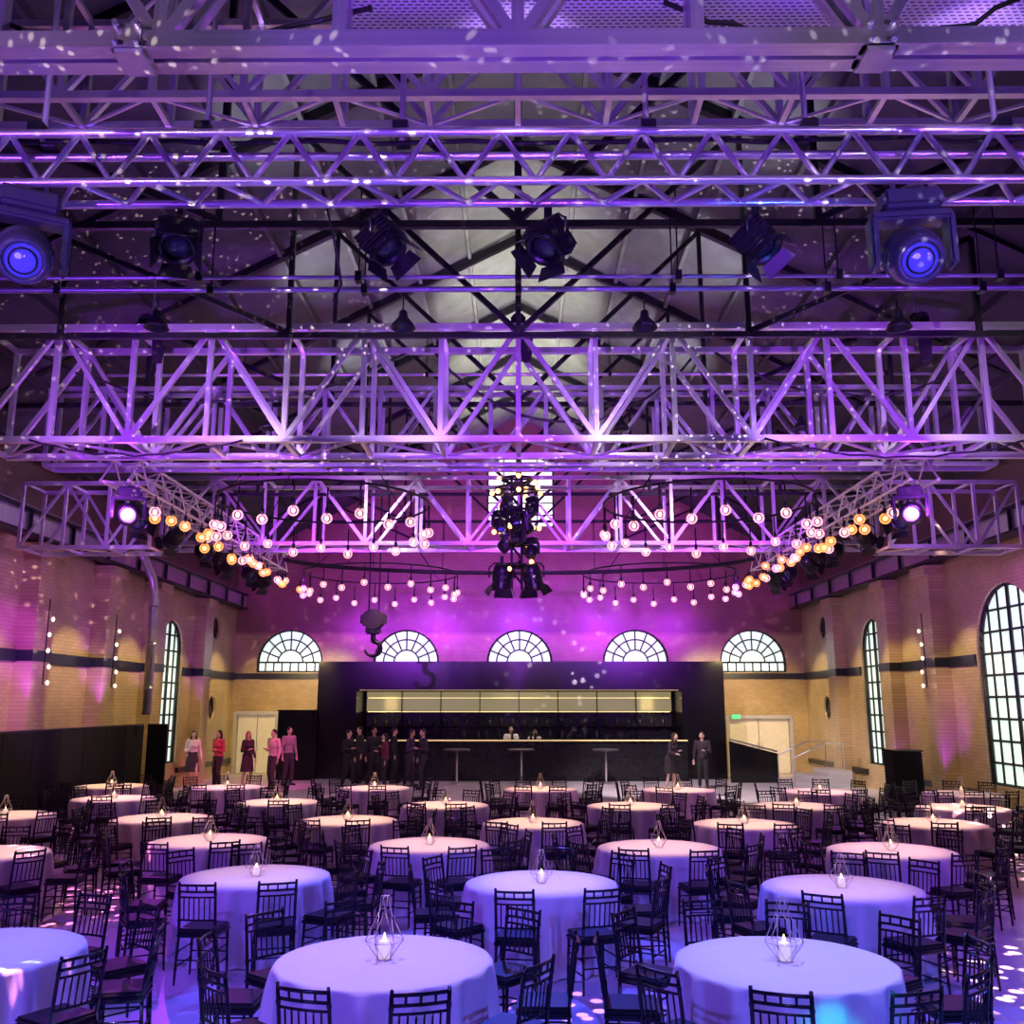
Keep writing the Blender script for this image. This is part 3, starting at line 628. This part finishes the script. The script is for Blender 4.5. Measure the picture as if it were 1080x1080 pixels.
def chair_proto():
    r=link('spindle_back_chair',None); 
    bm=bmesh.new(); box(bm,(0,0,.435),(.4,.4,.035),0,.012); link('seat',mesh(bm,'seat',M['chair']),r)
    bm=bmesh.new(); box(bm,(0,.0,.475),(.39,.39,.045),0,.018); link('cushion',mesh(bm,'cushion',M['cushion']),r)
    for (x,y,x2,y2) in ((-.175,.17,-.185,.185),(.175,.17,.185,.185),(-.175,-.18,-.185,-.2),(.175,-.18,.185,-.2)):
        bm=bmesh.new(); pts=[Vector((x2,y2,0)).lerp(Vector((x,y,.43)),f) for f in (0,.3,.33,.36,.62,.65,.68,1)]
        tube(bm,pts,[.011,.013,.018,.013,.014,.019,.014,.015],6); link('leg',mesh(bm,'leg',M['chair']),r)
    bm=bmesh.new()
    def bp(x,z): return (x,-.18-.16*(z-.43)**1.3 if z>.43 else -.18,z)
    for x in (-.175,.175): tube(bm,[bp(x,z) for z in (.43,.55,.57,.59,.72,.8,.82,.84,.93)],[.015,.015,.019,.015,.014,.014,.018,.014,.012],6)
    def rail(z,r0,bow=.02): tube(bm,[(x,bp(x,z)[1]-bow*(1-(x/.175)**2),z) for x in (-.175,-.1,0,.1,.175)],r0,6)
    rail(.90,.012); rail(.84,.011); rail(.79,.009); rail(.58,.010)
    for k in range(6):
        x=-.125+.05*k; b=.02*(1-(x/.175)**2); p0=bp(x,.58); p1=bp(x,.79); tube(bm,[(x,p0[1]-b,.58),(x,p1[1]-b,.79)],.007,5)
    for x in (-.09,0,.09):
        b=.02*(1-(x/.175)**2); p0=bp(x,.84); p1=bp(x,.9); tube(bm,[(x,p0[1]-b,.84),(x,p1[1]-b,.9)],.009,5)
    link('backrest',mesh(bm,'backrest',M['chair']),r)
    bm=bmesh.new()
    for z in (.16,.29):
        for x in (-.18,.18): tube(bm,[(x,.175,z),(x,-.19,z)],.008,5)
    tube(bm,[(-.18,.175,.22),(.18,.175,.22)],.008,5); tube(bm,[(-.18,.175,.34),(.18,.175,.34)],.008,5); tube(bm,[(-.18,-.19,.22),(.18,-.19,.22)],.008,5)
    link('stretcher',mesh(bm,'stretcher',M['chair']),r)
    return r
proto=chair_proto(); used=False
rows=[('front row',[(-28,1003),(405,1012),(828,1014)]),
('second row',[(270,924),(571,931),(888,936)]),
('third row',[(-15,900),(224,886),(453,891),(695,894),(940,897)]),
('fourth row',[(5,860),(170,863),(362,866),(562,868),(785,869),(985,868)]),
('fifth row',[(120,842),(292,846),(470,849),(665,850),(840,850),(1015,852)]),
('sixth row',[(110,829),(228,830),(395,831),(570,832),(715,833),(865,835),(1020,837)])]
OR=['first','second','third','fourth','fifth','sixth','seventh']
seat=[(-18,'left front seat'),(-54,'left front corner'),(-90,'left side'),(-126,'left back corner'),(-162,'left back seat'),(162,'right back seat'),(126,'right back corner'),(90,'right side'),(54,'right front corner'),(18,'right front seat')]
placed=[]; tabs=[]
for rn,cs in rows:
    for i,(px,py) in enumerate(cs):
        g=G(px,py,.755); g.x=max(-HW+1.95,min(HW-1.75,g.x)); tabs.append((g,rn,i))
for it in range(60):
    for a in range(len(tabs)):
        for b in range(a+1,len(tabs)):
            dv=tabs[b][0]-tabs[a][0]; dv.z=0; L=dv.length
            if L<2.75:
                mv=dv.normalized()*(2.75-L)*.5
                if tabs[a][1]!='front row' : tabs[a][0].x-=mv.x; tabs[a][0].y-=mv.y
                tabs[b][0].x+=mv.x; tabs[b][0].y+=mv.y
random.seed(21)
for g,rn,i in tabs:
    t=thing('round_table','round table under floor-length white cloth, %s from left in the %s'%(OR[i],rn),'table',(g.x,g.y,0),random.uniform(0,6),'round banquet tables')
    link('tablecloth',CLOTH,t); link('tabletop',TOP,t); 
    for k in range(3): link('leg',TLEG,t,(.4*math.cos(k*2.1),.4*math.sin(k*2.1),0))
    l=thing('geometric_candle_lantern','pale wire candle lantern on the %s table from left in the %s'%(OR[i],rn),'candle lantern',(g.x,g.y,.757),random.uniform(0,1),'candle lanterns on tables')
    if rn!='front row': l.scale=(.85,.85,.74)
    link('base_plate',PL,l); link('wire_cage',CAGE,l); c=link('candle',CAN,l); link('flame',FL,c)
    off=random.uniform(-6,6)
    for ang,ph_ in seat:
        a=math.radians(-90+ang+off+random.uniform(-4,4)); r=1.09+random.choice((0,0,.02,.04,.08))
        x=g.x+r*math.cos(a); y=g.y+r*math.sin(a); 
        if abs(x)>HW-.7 or x<-9.95: continue
        u,v=proj((x,y,.8)); 
        if u<-30 or u>1110 or v>1140: continue
        if any((x-q[0])**2+(y-q[1])**2<.56**2 for q in placed): continue
        if any((x-q[0].x)**2+(y-q[0].y)**2<1.07**2 for q in tabs): continue
        placed.append((x,y))
        if not used: o=proto; used=True
        else: o=tree(proto)
        o.location=(x,y,0); o.rotation_euler=(0,0,a+PI/2+random.uniform(-.14,.14))
        tag(o,'black spindle-back chair at %s of the %s table in the %s'%(ph_,OR[i],rn),'chair','chairs around the round tables')
print('chairs',len(placed))
# ---------------------------------------------------------------- people
skin_m=[pm('skin_light',(.62,.40,.30),.55),pm('skin_tan',(.42,.25,.17),.55)]
def capsule(bm,p,q,r1,r2,n=10):
    p=Vector(p); q=Vector(q); a=(q-p).normalized(); pts=[];R=[]
    for k in range(5):
        th=-PI/2+PI/2*k/4; pts.append(p+a*r1*math.sin(th)); R.append(max(.0015,r1*math.cos(th)))
    for k in range(5):
        th=PI/2*k/4; pts.append(q+a*r2*math.sin(th)); R.append(max(.0015,r2*math.cos(th)))
    s,t=frame_of(a); rings=[[bm.verts.new(c+(s*math.cos(2*PI*j/n)+t*math.sin(2*PI*j/n))*rr) for j in range(n)] for c,rr in zip(pts,R)]
    for i in range(len(rings)-1):
        for j in range(n): bm.faces.new((rings[i][j],rings[i][(j+1)%n],rings[i+1][(j+1)%n],rings[i+1][j]))
    bm.faces.new(rings[0][::-1]); bm.faces.new(rings[-1])
def remesh(bm,vox,sm=3):
    me=mesh(bm,'tmp',M['black']); o=link('tmp',me); md=o.modifiers.new('r','REMESH'); md.mode='VOXEL'; md.voxel_size=vox; md.use_smooth_shade=True
    s=o.modifiers.new('s','SMOOTH'); s.iterations=sm; s.factor=.5
    bpy.context.view_layer.update(); nm=bpy.data.meshes.new_from_object(o.evaluated_get(bpy.context.evaluated_depsgraph_get())); bpy.data.objects.remove(o); nm.materials.clear(); return nm
ARM={'down':((.25,.02,1.13),(.27,-.06,.88),(.0,-.1,-1)),
'hold':((.24,.03,1.13),(.12,-.22,1.18),(-.4,-.8,.2)),
'cross':((.24,-.0,1.12),(.02,-.2,1.16),(-1,-.1,.1)),
'rest':((.27,-.1,1.16),(.2,-.33,1.1),(-.2,-1,-.1))}
cache={}
def body_meshes(key):
    if key in cache: return cache[key]
    fem,pl_,pr_,stance,lean=key; sw=.165 if fem else .195; hw=.15 if fem else .145
    bm=bmesh.new(); L=lambda p:(p[0],p[1]-lean*max(0,p[2]-.9),p[2])
    J={}
    for s,pose in ((-1,pl_),(1,pr_)):
        e,w,h=ARM[pose]; k=sw/.195
        J[s]=dict(sh=L((s*sw,0,1.43)),el=L((s*e[0]*(k+.02),e[1],e[2])),wr=L((s*w[0],w[1],w[2])),hd=Vector((s*h[0],h[1],h[2])).normalized(),
          hip=(s*.09,0,.92),kn=(s*(.095+stance*.03),-.03-(.1*stance if s>0 else 0),.5),an=(s*(.1+stance*.06),.03-(.14*stance if s>0 else -.05*stance),.09))
    def torso(bm,g):
        sph(bm,L((0,.01,.96)),(hw+.02+g,.115+g,.13+g),14,10); sph(bm,L((0,0,1.12)),((.125 if fem else .145)+g,.095+g,.17+g),14,10)
        sph(bm,L((0,0,1.3)),(sw-.02+g,.11+g,.17+g),14,10); capsule(bm,L((-sw+.03,0,1.42)),L((sw-.03,0,1.42)),.055+g,.055+g)
        if fem:
            for s in (-1,1): sph(bm,L((s*.065,-.085,1.28)),(.06+g,.05+g,.06+g),10,8)
    torso(bm,0)
    capsule(bm,L((0,0,1.42)),L((0,-.01,1.55)),.055,.05); 
    hc=Vector(L((0,-.015,1.635))); sph(bm,hc,(.074,.092,.108),16,12); sph(bm,hc+Vector((0,-.03,-.055)),(.052,.055,.055),12,8)
    capsule(bm,hc+Vector((0,-.085,.005)),hc+Vector((0,-.104,-.025)),.009,.013,8)
    for s in (-1,1): sph(bm,hc+Vector((s*.076,.005,-.008)),(.012,.02,.03),8,6)
    for s in (-1,1):
        j=J[s]; capsule(bm,j['sh'],j['el'],.048,.038); capsule(bm,j['el'],j['wr'],.038,.025)
        w=Vector(j['wr']); h=j['hd']; s1,t1=frame_of(h); capsule(bm,w,w+h*.075,.024,.03,8)
        side=s1 
        for k,fl in enumerate((.062,.075,.07,.055)):
            b=w+h*.08+side*(-.028+.019*k); m_=b+h*fl*.55; capsule(bm,b,m_,.0095,.009,6); capsule(bm,m_,m_+(h*.7-t1*.6).normalized()*fl*.5,.009,.0075,6)
        tb_=w+h*.03-side*.025; capsule(bm,tb_,tb_+(h-side).normalized()*.055,.012,.009,6)
        capsule(bm,j['hip'],j['kn'],.085,.056); capsule(bm,j['kn'],j['an'],.056,.036); a=Vector(j['an']); capsule(bm,a+Vector((0,.03,-.05)),a+Vector((s*.02,-.15,-.062)),.035,.026,8)
    body=remesh(bm,.0095,2)
    bm=bmesh.new(); torso(bm,.016)
    for s in (-1,1): j=J[s]; capsule(bm,j['sh'],j['el'],.064,.052); capsule(bm,j['el'],Vector(j['el']).lerp(Vector(j['wr']),.88),.052,.038)
    top=remesh(bm,.016)
    bm=bmesh.new(); sph(bm,(0,.01,.95),(hw+.035,.135,.12),14,10)
    for s in (-1,1): j=J[s]; capsule(bm,j['hip'],j['kn'],.102,.072); capsule(bm,j['kn'],Vector(j['an'])+Vector((0,0,.03)),.072,.055)
    tr=remesh(bm,.018)
    bm=bmesh.new(); rg=[(.14,1.1),(.17,.98),(.19,.85),(.22,.6),(.235,.48)]; n=24; RR=[[bm.verts.new((r*math.cos(2*PI*k/n)*(1+.05*math.sin(6*PI*k/n*2)*(1.1-z)),r*.75*math.sin(2*PI*k/n)-lean*max(0,z-.9),z)) for k in range(n)] for r,z in rg]
    for i in range(4):
        for k in range(n): bm.faces.new((RR[i][k],RR[i][(k+1)%n],RR[i+1][(k+1)%n],RR[i+1][k])).smooth=True
    skirt=mesh(bm,'skirt',M['black']); skirt.materials.clear()
    bm=bmesh.new()
    for s in (-1,1): a=Vector(J[s]['an']); capsule(bm,a+Vector((0,.035,-.048)),a+Vector((s*.02,-.16,-.057)),.042,.033,8)
    sh=remesh(bm,.015)
    def hair(long):
        bm=bmesh.new(); sph(bm,hc+Vector((0,.018,.022)),(.084,.096,.105),14,10)
        if long:
            capsule(bm,hc+Vector((0,.06,0)),hc+Vector((0,.08,-.25)),.075,.06)
            for s in (-1,1): capsule(bm,hc+Vector((s*.07,.02,.02)),hc+Vector((s*.085,.0,-.22)),.028,.03)
        return remesh(bm,.012,2)
    bm=bmesh.new()
    for s in (-1,1): sph(bm,hc+Vector((s*.03,-.087,.01)),(.011,.007,.007),8,6)
    eyes=mesh(bm,'eyes',M['black'])
    bm=bmesh.new(); sph(bm,hc+Vector((0,-.086,-.052)),(.022,.006,.007),8,6); mouth=mesh(bm,'mouth',M['oxide'])
    cache[key]=dict(body=body,top=top,trousers=tr,skirt=skirt,shoes=sh,hair=hair(fem),eyes=eyes,mouth=mouth); return cache[key]
_cm={}
def cm(c):
    if c not in _cm: _cm[c]=pm('fabric_%d'%len(_cm),c,.8)
    return _cm[c]
def person(px,d,H,rz,label,fem=False,pl_='down',pr_='down',top=(.012,.012,.014),low=(.012,.012,.015),skirt=False,hair=(.02,.015,.01),sk=0,stance=.4,lean=0,group=None,x=None):
    b=body_meshes((fem,pl_,pr_,stance,lean)); X=P(px,800,d).x if x is None else x
    t=thing('person',label,'person',(X,d,0),rz,group); s=H/1.74; t.scale=(s,s,s)
    def put(name,key,mm):
        me=b[key].copy(); me.materials.clear(); me.materials.append(mm); return link(name,me,t)
    put('body','body',skin_m[sk]); put('top','top',cm(top))
    if skirt: put('skirt','skirt',cm(low))
    else: put('trousers','trousers',cm(low))
    put('shoes','shoes',cm((.015,.012,.012))); put('hair','hair',cm(hair)); put('eyes','eyes',M['black']); put('mouth','mouth',M['oxide']); return t
person(203,31.0,1.74,.4,'person in white top and dark skirt, leftmost of the standing group',True,'hold','down',(.8,.65,.68),(.04,.03,.04),True,(.02,.015,.01),0,.9)
person(230,30.8,1.76,-.5,'person in red top with arms folded, second of left group',True,'cross','cross',(.6,.05,.08),(.05,.02,.03))
person(261,31.2,1.72,.9,'person in black dress between red top and pink shirt',True,'hold','down',(.05,.02,.03),(.05,.02,.03),True,(.3,.12,.06))
person(288,30.4,1.8,-.6,'person in pale pink shirt and dark trousers near black partition',False,'hold','down',(.8,.45,.5),(.06,.03,.05),False,(.02,.015,.01),0,.8)
person(304,31.8,1.84,.9,'person in grey jacket, rightmost of the left group',False,'down','down',(.35,.24,.28),(.04,.03,.04))
person(367,31.2,1.76,1.1,'person in black suit at the left end of the bar, turned right',False,'hold','down',(.012,.012,.014),(.012,.012,.015),False,(.02,.015,.01),0,.9)
person(379,32.8,1.84,-1.0,'person in black with pale collar beside the left bar end',False,'hold','down',(.03,.03,.035))
person(394,31.4,1.84,.5,'tall person in dark suit with hands down before the bar',False,'down','hold',(.012,.012,.014),(.012,.012,.015),False,(.02,.015,.01),1,.7)
person(406,30.4,1.68,-1.2,'person in dark maroon top with long hair before the bar',True,'hold','down',(.16,.02,.05),(.02,.02,.03))
person(415,32.6,1.8,1.6,'person in black jacket half hidden behind maroon top',False,'down','down')
person(431,31.2,1.78,1.3,'person in purple-black suit leaning toward the group',False,'cross','down',(.05,.02,.08),(.03,.02,.04),False,(.02,.015,.01),1,.8,.12)
person(446,30.4,1.82,-1.1,'person in dark jacket, rightmost of the bar group',False,'down','hold',(.03,.02,.04),(.02,.02,.03),False,(.02,.015,.01),0,.9)
person(539,35.2,1.78,0,'bartender in white shirt behind the counter at left',False,'rest','rest',(.8,.78,.75),(.02,.02,.02))
person(563,35.2,1.68,.2,'bartender in white shirt bending behind the counter at right',False,'rest','rest',(.8,.78,.75),(.02,.02,.02),False,(.02,.015,.01),0,.4,.3)
person(706,30.6,1.7,.8,'person in black bending over right of the bar',True,'rest','hold',(.03,.02,.03),(.02,.015,.02),True,(.03,.02,.01),0,.4,.3)
person(741,30.6,1.72,-.4,'person in dark clothes standing at the right end of bar',False,'down','hold',(.03,.02,.03))
# ---------------------------------------------------------------- lights
def lamp(kind,loc,tgt,en,col,size=1.0,rad=.15,blend=.5,gobo=None,r0=.22,r1=.3):  # serves stage lights and added fill lights without a fixture
    ld=bpy.data.lights.new('stage_and_fill_light',kind); ld.energy=en; ld.color=col
    if kind=='SPOT': ld.spot_size=size; ld.spot_blend=blend; ld.shadow_soft_size=rad
    elif kind=='AREA': ld.size=size
    else: ld.shadow_soft_size=rad
    o=bpy.data.objects.new('stage_and_fill_light',ld); C.objects.link(o); o.location=loc
    if tgt is not None: o.rotation_euler=(Vector(tgt)-Vector(loc)).to_track_quat('-Z','Y').to_euler()
    if gobo:
        ld.use_nodes=True; nt=ld.node_tree; em=nt.nodes.get('Emission'); tc=nt.nodes.new('ShaderNodeTexCoord'); vo=nt.nodes.new('ShaderNodeTexVoronoi'); vo.inputs['Scale'].default_value=gobo
        rp=nt.nodes.new('ShaderNodeValToRGB'); rp.color_ramp.elements[0].position=r0; rp.color_ramp.elements[0].color=(1,1,1,1); rp.color_ramp.elements[1].position=r1; rp.color_ramp.elements[1].color=(0,0,0,1)
        nt.links.new(tc.outputs['Normal'],vo.inputs['Vector']); nt.links.new(vo.outputs['Distance'],rp.inputs[0]); nt.links.new(rp.outputs[0],em.inputs['Strength'])
    return o
warm=(1,.58,.30); mag=(.50,.03,1); vio=(.26,.04,1); blu=(.04,.08,1)
for g,rn,i in tabs:
    if rn in ('front row',): continue
    e={'second row':800,'third row':1500,'fourth row':1900,'fifth row':2100,'sixth row':1900}[rn]
    c=(1,.68,.62) if rn=='second row' else (1,.60,.44) if rn=='third row' else warm
    lamp('SPOT',(g.x*.97,g.y-.6,6.4),(g.x,g.y+.05,.75),e,c,.32,.08,.8)
for x in (-6.8,-2.2,2.2,6.8):
    for y,e in ((14,150),(21.0,300)):
        lamp('SPOT',(x,y,6.4),(x,y,0),e,(1,.32,.55),1.2,.2,.8)
lamp('SPOT',(-1.2,7.8,6.3),(-1.2,7.4,0),700,(.85,.60,1),.5,.12,.7); lamp('SPOT',(2.2,7.8,6.3),(2.2,7.4,0),700,(.66,.60,1),.5,.12,.7); lamp('SPOT',(-4.4,7.8,6.3),(-4.4,7.6,0),600,(.35,.45,1),.5,.12,.7)
# blue / violet washes
lamp('SPOT',(-5,2.5,5.5),(-2.5,7.0,0),1500,(.13,.07,1),1.1,.03,.6); lamp('SPOT',(5,2.5,5.5),(3,7.0,0),1500,(.07,.11,1),1.1,.03,.6)
lamp('SPOT',(0,1.5,5.2),(0,7.5,0),420,(.34,.14,1),1.1,.05,.6)
lamp('SPOT',(-8,8,6.0),(-3.8,10,0),800,vio,1.0,.04); lamp('SPOT',(8,8,6.0),(4.5,11,0),800,vio,1.0,.04)
lamp('SPOT',(-7,16.4,6.0),(-3,10,0),900,vio,1.1,.04); lamp('SPOT',(7,16.4,6.0),(3,10,0),900,vio,1.1,.04)
lamp('SPOT',(0,14.0,6.3),(0,7.2,.2),2800,blu,1.2,.03,.5)  # added blue rim light for highlights on the chairs
lamp('SPOT',(-8,24,6.0),(-4,18,0),520,mag,1.2,.04); lamp('SPOT',(8,24,6.0),(4,18,0),420,mag,1.2,.04)
# patterned floor light
lamp('SPOT',(-4.6,5.2,6.2),(-2.9,6.9,0),11000,(.35,.5,1),.30,.005,.3,34,.24,.32); lamp('SPOT',(-4.2,5.4,6.2),(-2.8,7.0,0),8000,(1,.35,.75),.30,.005,.3,27,.2,.28)
lamp('SPOT',(6.0,6.5,6.2),(5.6,9.4,0),12000,(1,.55,.7),.5,.005,.4,34,.24,.32); lamp('SPOT',(-7.2,12,6.2),(-6.0,13.2,0),10000,(1,.2,.55),.45,.005,.4,34,.24,.32)
lamp('SPOT',(9.5,12,6.0),(8.5,17,0),12000,(1,.5,.55),.6,.005,.4,34,.24,.32); lamp('SPOT',(.6,6.0,6.2),(.55,8.6,0),6000,(.8,.3,1),.25,.005,.4,34,.24,.32)
lamp('SPOT',(-6.5,13,6.2),(-6.2,9.5,0),8000,(.8,.2,1),.4,.005,.4,34,.24,.32)
lamp('SPOT',(3,26,6.4),(6,31,0),2600,(1,.75,.85),1.2,.01,.4)
lamp('SPOT',(-3,26,6.4),(-4,30,0),500,(1,.55,.7),1.2,.01,.4)
lamp('SPOT',(2.05,4.4,2.9),(2.02,6.6,.34),420,(.0,.8,1),.2,.02,.6)
# truss wash
for x in (-6,0,6):
    lamp('SPOT',(x,3.0,4.6),(x*.7,7,7.3),900,(.24,.04,1),1.15)
    lamp('SPOT',(x,11.0,5.8),(x,15.5,7.2),2600,(.36,.05,1),1.05)
    lamp('SPOT',(x,20.8,6.2),(x,25.5,7.4),1900,(.48,.04,1),1.1)
for x,c in ((-4.5,(1,.6,1)),(-1.5,(.55,.38,1)),(1.5,(.8,.55,1)),(4.5,(.6,.45,1))): lamp('SPOT',(x,2.2,6.6),(x*.7,7,7.1),200,c,.8,.02)
for x,c in ((-8,(.7,.35,1)),(-5,(1,.75,1)),(-2,(.6,.35,1)),(2,(.9,.7,1)),(5,(.5,.3,1)),(8,(1,.75,1))): lamp('SPOT',(x,10.4,7.2),(x*.98,15.3,7.9),330,c,.7,.1)
for x in (-3.5,0,3.5): lamp('SPOT',(x,5.9,7.0),(x,8.4,8.9),90,(.45,.25,1),1.3,.05)
for x in (-4,4): lamp('SPOT',(x,22,8.2),(x,25.3,7.5),200,(.8,.45,1),1.1,.02)
for x in (-8,8): lamp('SPOT',(x*.9,16.8,5.6),(x*1.12,19.3,6.5),260,(.5,.15,1),1.2)
lamp('SPOT',(-3,3,3.5),(-1.5,6.5,7.3),2800,(1,.78,.72),1.0,.006,.4,46,.16,.26); lamp('SPOT',(3,3,3.5),(2.5,6.5,7.3),1800,(.9,.78,1),1.0,.006,.4,46,.16,.26); lamp('SPOT',(3,10,5.2),(3,15,7.6),6500,(1,.75,1),1.3,.006,.4,60,.18,.26); lamp('SPOT',(-3,10,5.2),(-5,15,7.6),7500,(1,.65,.75),1.2,.006,.4,60,.18,.26)
for px in (32,957):
    q=P(px,262,6.3); lamp('SPOT',(q.x*.8,q.y-1.2,q.z-.9),P(px,250,6.9),120,(.14,.08,1),.7,.03)  # added blue fill on the moving head housings, no fixture of its own
q=P(797,262,6.6); lamp('SPOT',(q.x+.8,q.y-.9,q.z-.6),P(797,245,7.3),130,(.05,.12,1),.5,.03)  # added blue fill tinting one barn-door spotlight
for sd in (-1,1):
    lamp('POINT',(sd*6.9,16.0,5.95),None,90,(.5,.06,1),1,.05)  # added point lights spreading a violet glow around the side truss heads
# back wall wash
for x,e in ((-7,900),(-3.6,1300),(0,1500),(3.6,1300),(7,900)): lamp('SPOT',(x,30.0,6.0),(x*.9,37,8.4),e,mag if x else (.32,.04,1),1.45,.3)
for x in (-9,-7.6,7.6,9): lamp('SPOT',(x,32.5,4.6),(x,37,2.2),380,(1,.76,.30),1.1,.3)
for sd in (-1,1):
    for y in (19,23,26.6,30.3,34.5): lamp('SPOT',(sd*8.4,y,5.0),(sd*11,y+.3,2.6),270,(1,.74,.32),1.15,.1)
    for y in (21.2,24.9,28.1,32.6): lamp('SPOT',(sd*10.3,y-.8,2.15 if sd<0 else .4),(sd*10.65,y-.2,6),300 if y<26 else 120,(.36,.03,1),1.2,.1,.9)
lamp('SPOT',(-8.8,17.6,5.0),(-11,20.4,3.2),620,(.5,.04,1),.9); lamp('SPOT',(8.8,18,5.6),(11,20.5,4.5),260,(.55,.1,1),.8)
lamp('SPOT',(-5.5,27.5,5.8),(-8.3,31,.8),1400,(1,.15,.5),.65); lamp('SPOT',(-2,27.5,5.8),(-4.5,31.4,.8),220,(.8,.15,.9),.8)
for y,e in ((15,120),(19,800),(22.5,1500),(27,2100),(31.5,1800)): lamp('SPOT',(0,y,9.4),(0,y+1.2,14),e,(1,1,.84),1.35,.4,.9)  # added upward fill brightening the roof along the ridge, no fixture there
for x in (-4.5,4.5): 
    for y,e in ((13,260),(18,420),(23,500)): lamp('SPOT',(x,y,9.2),(x*.7,y+1,13),e,(.85,.82,1),1.3,.3,.8)
lamp('AREA',(xj-.9,35.3,2.6),(xj-.7,36.3,2.6),12,(1,.75,.3),.5); lamp('AREA',(xi+.9,35.3,2.6),(xi+.7,36.3,2.6),9,(1,.75,.3),.5); lamp('AREA',(0,35.1,2.95),(0,35.2,1),34,(1,.8,.55),2)  # area lights added for the warm glow inside the bar
lamp('SPOT',(0,31,5.0),(0,34,1.0),110,(1,.6,.55),1.3,.2)
w=bpy.data.worlds.new('world'); bpy.context.scene.world=w; w.use_nodes=True; w.node_tree.nodes['Background'].inputs[0].default_value=(.07,.03,.2,1); w.node_tree.nodes['Background'].inputs[1].default_value=.03
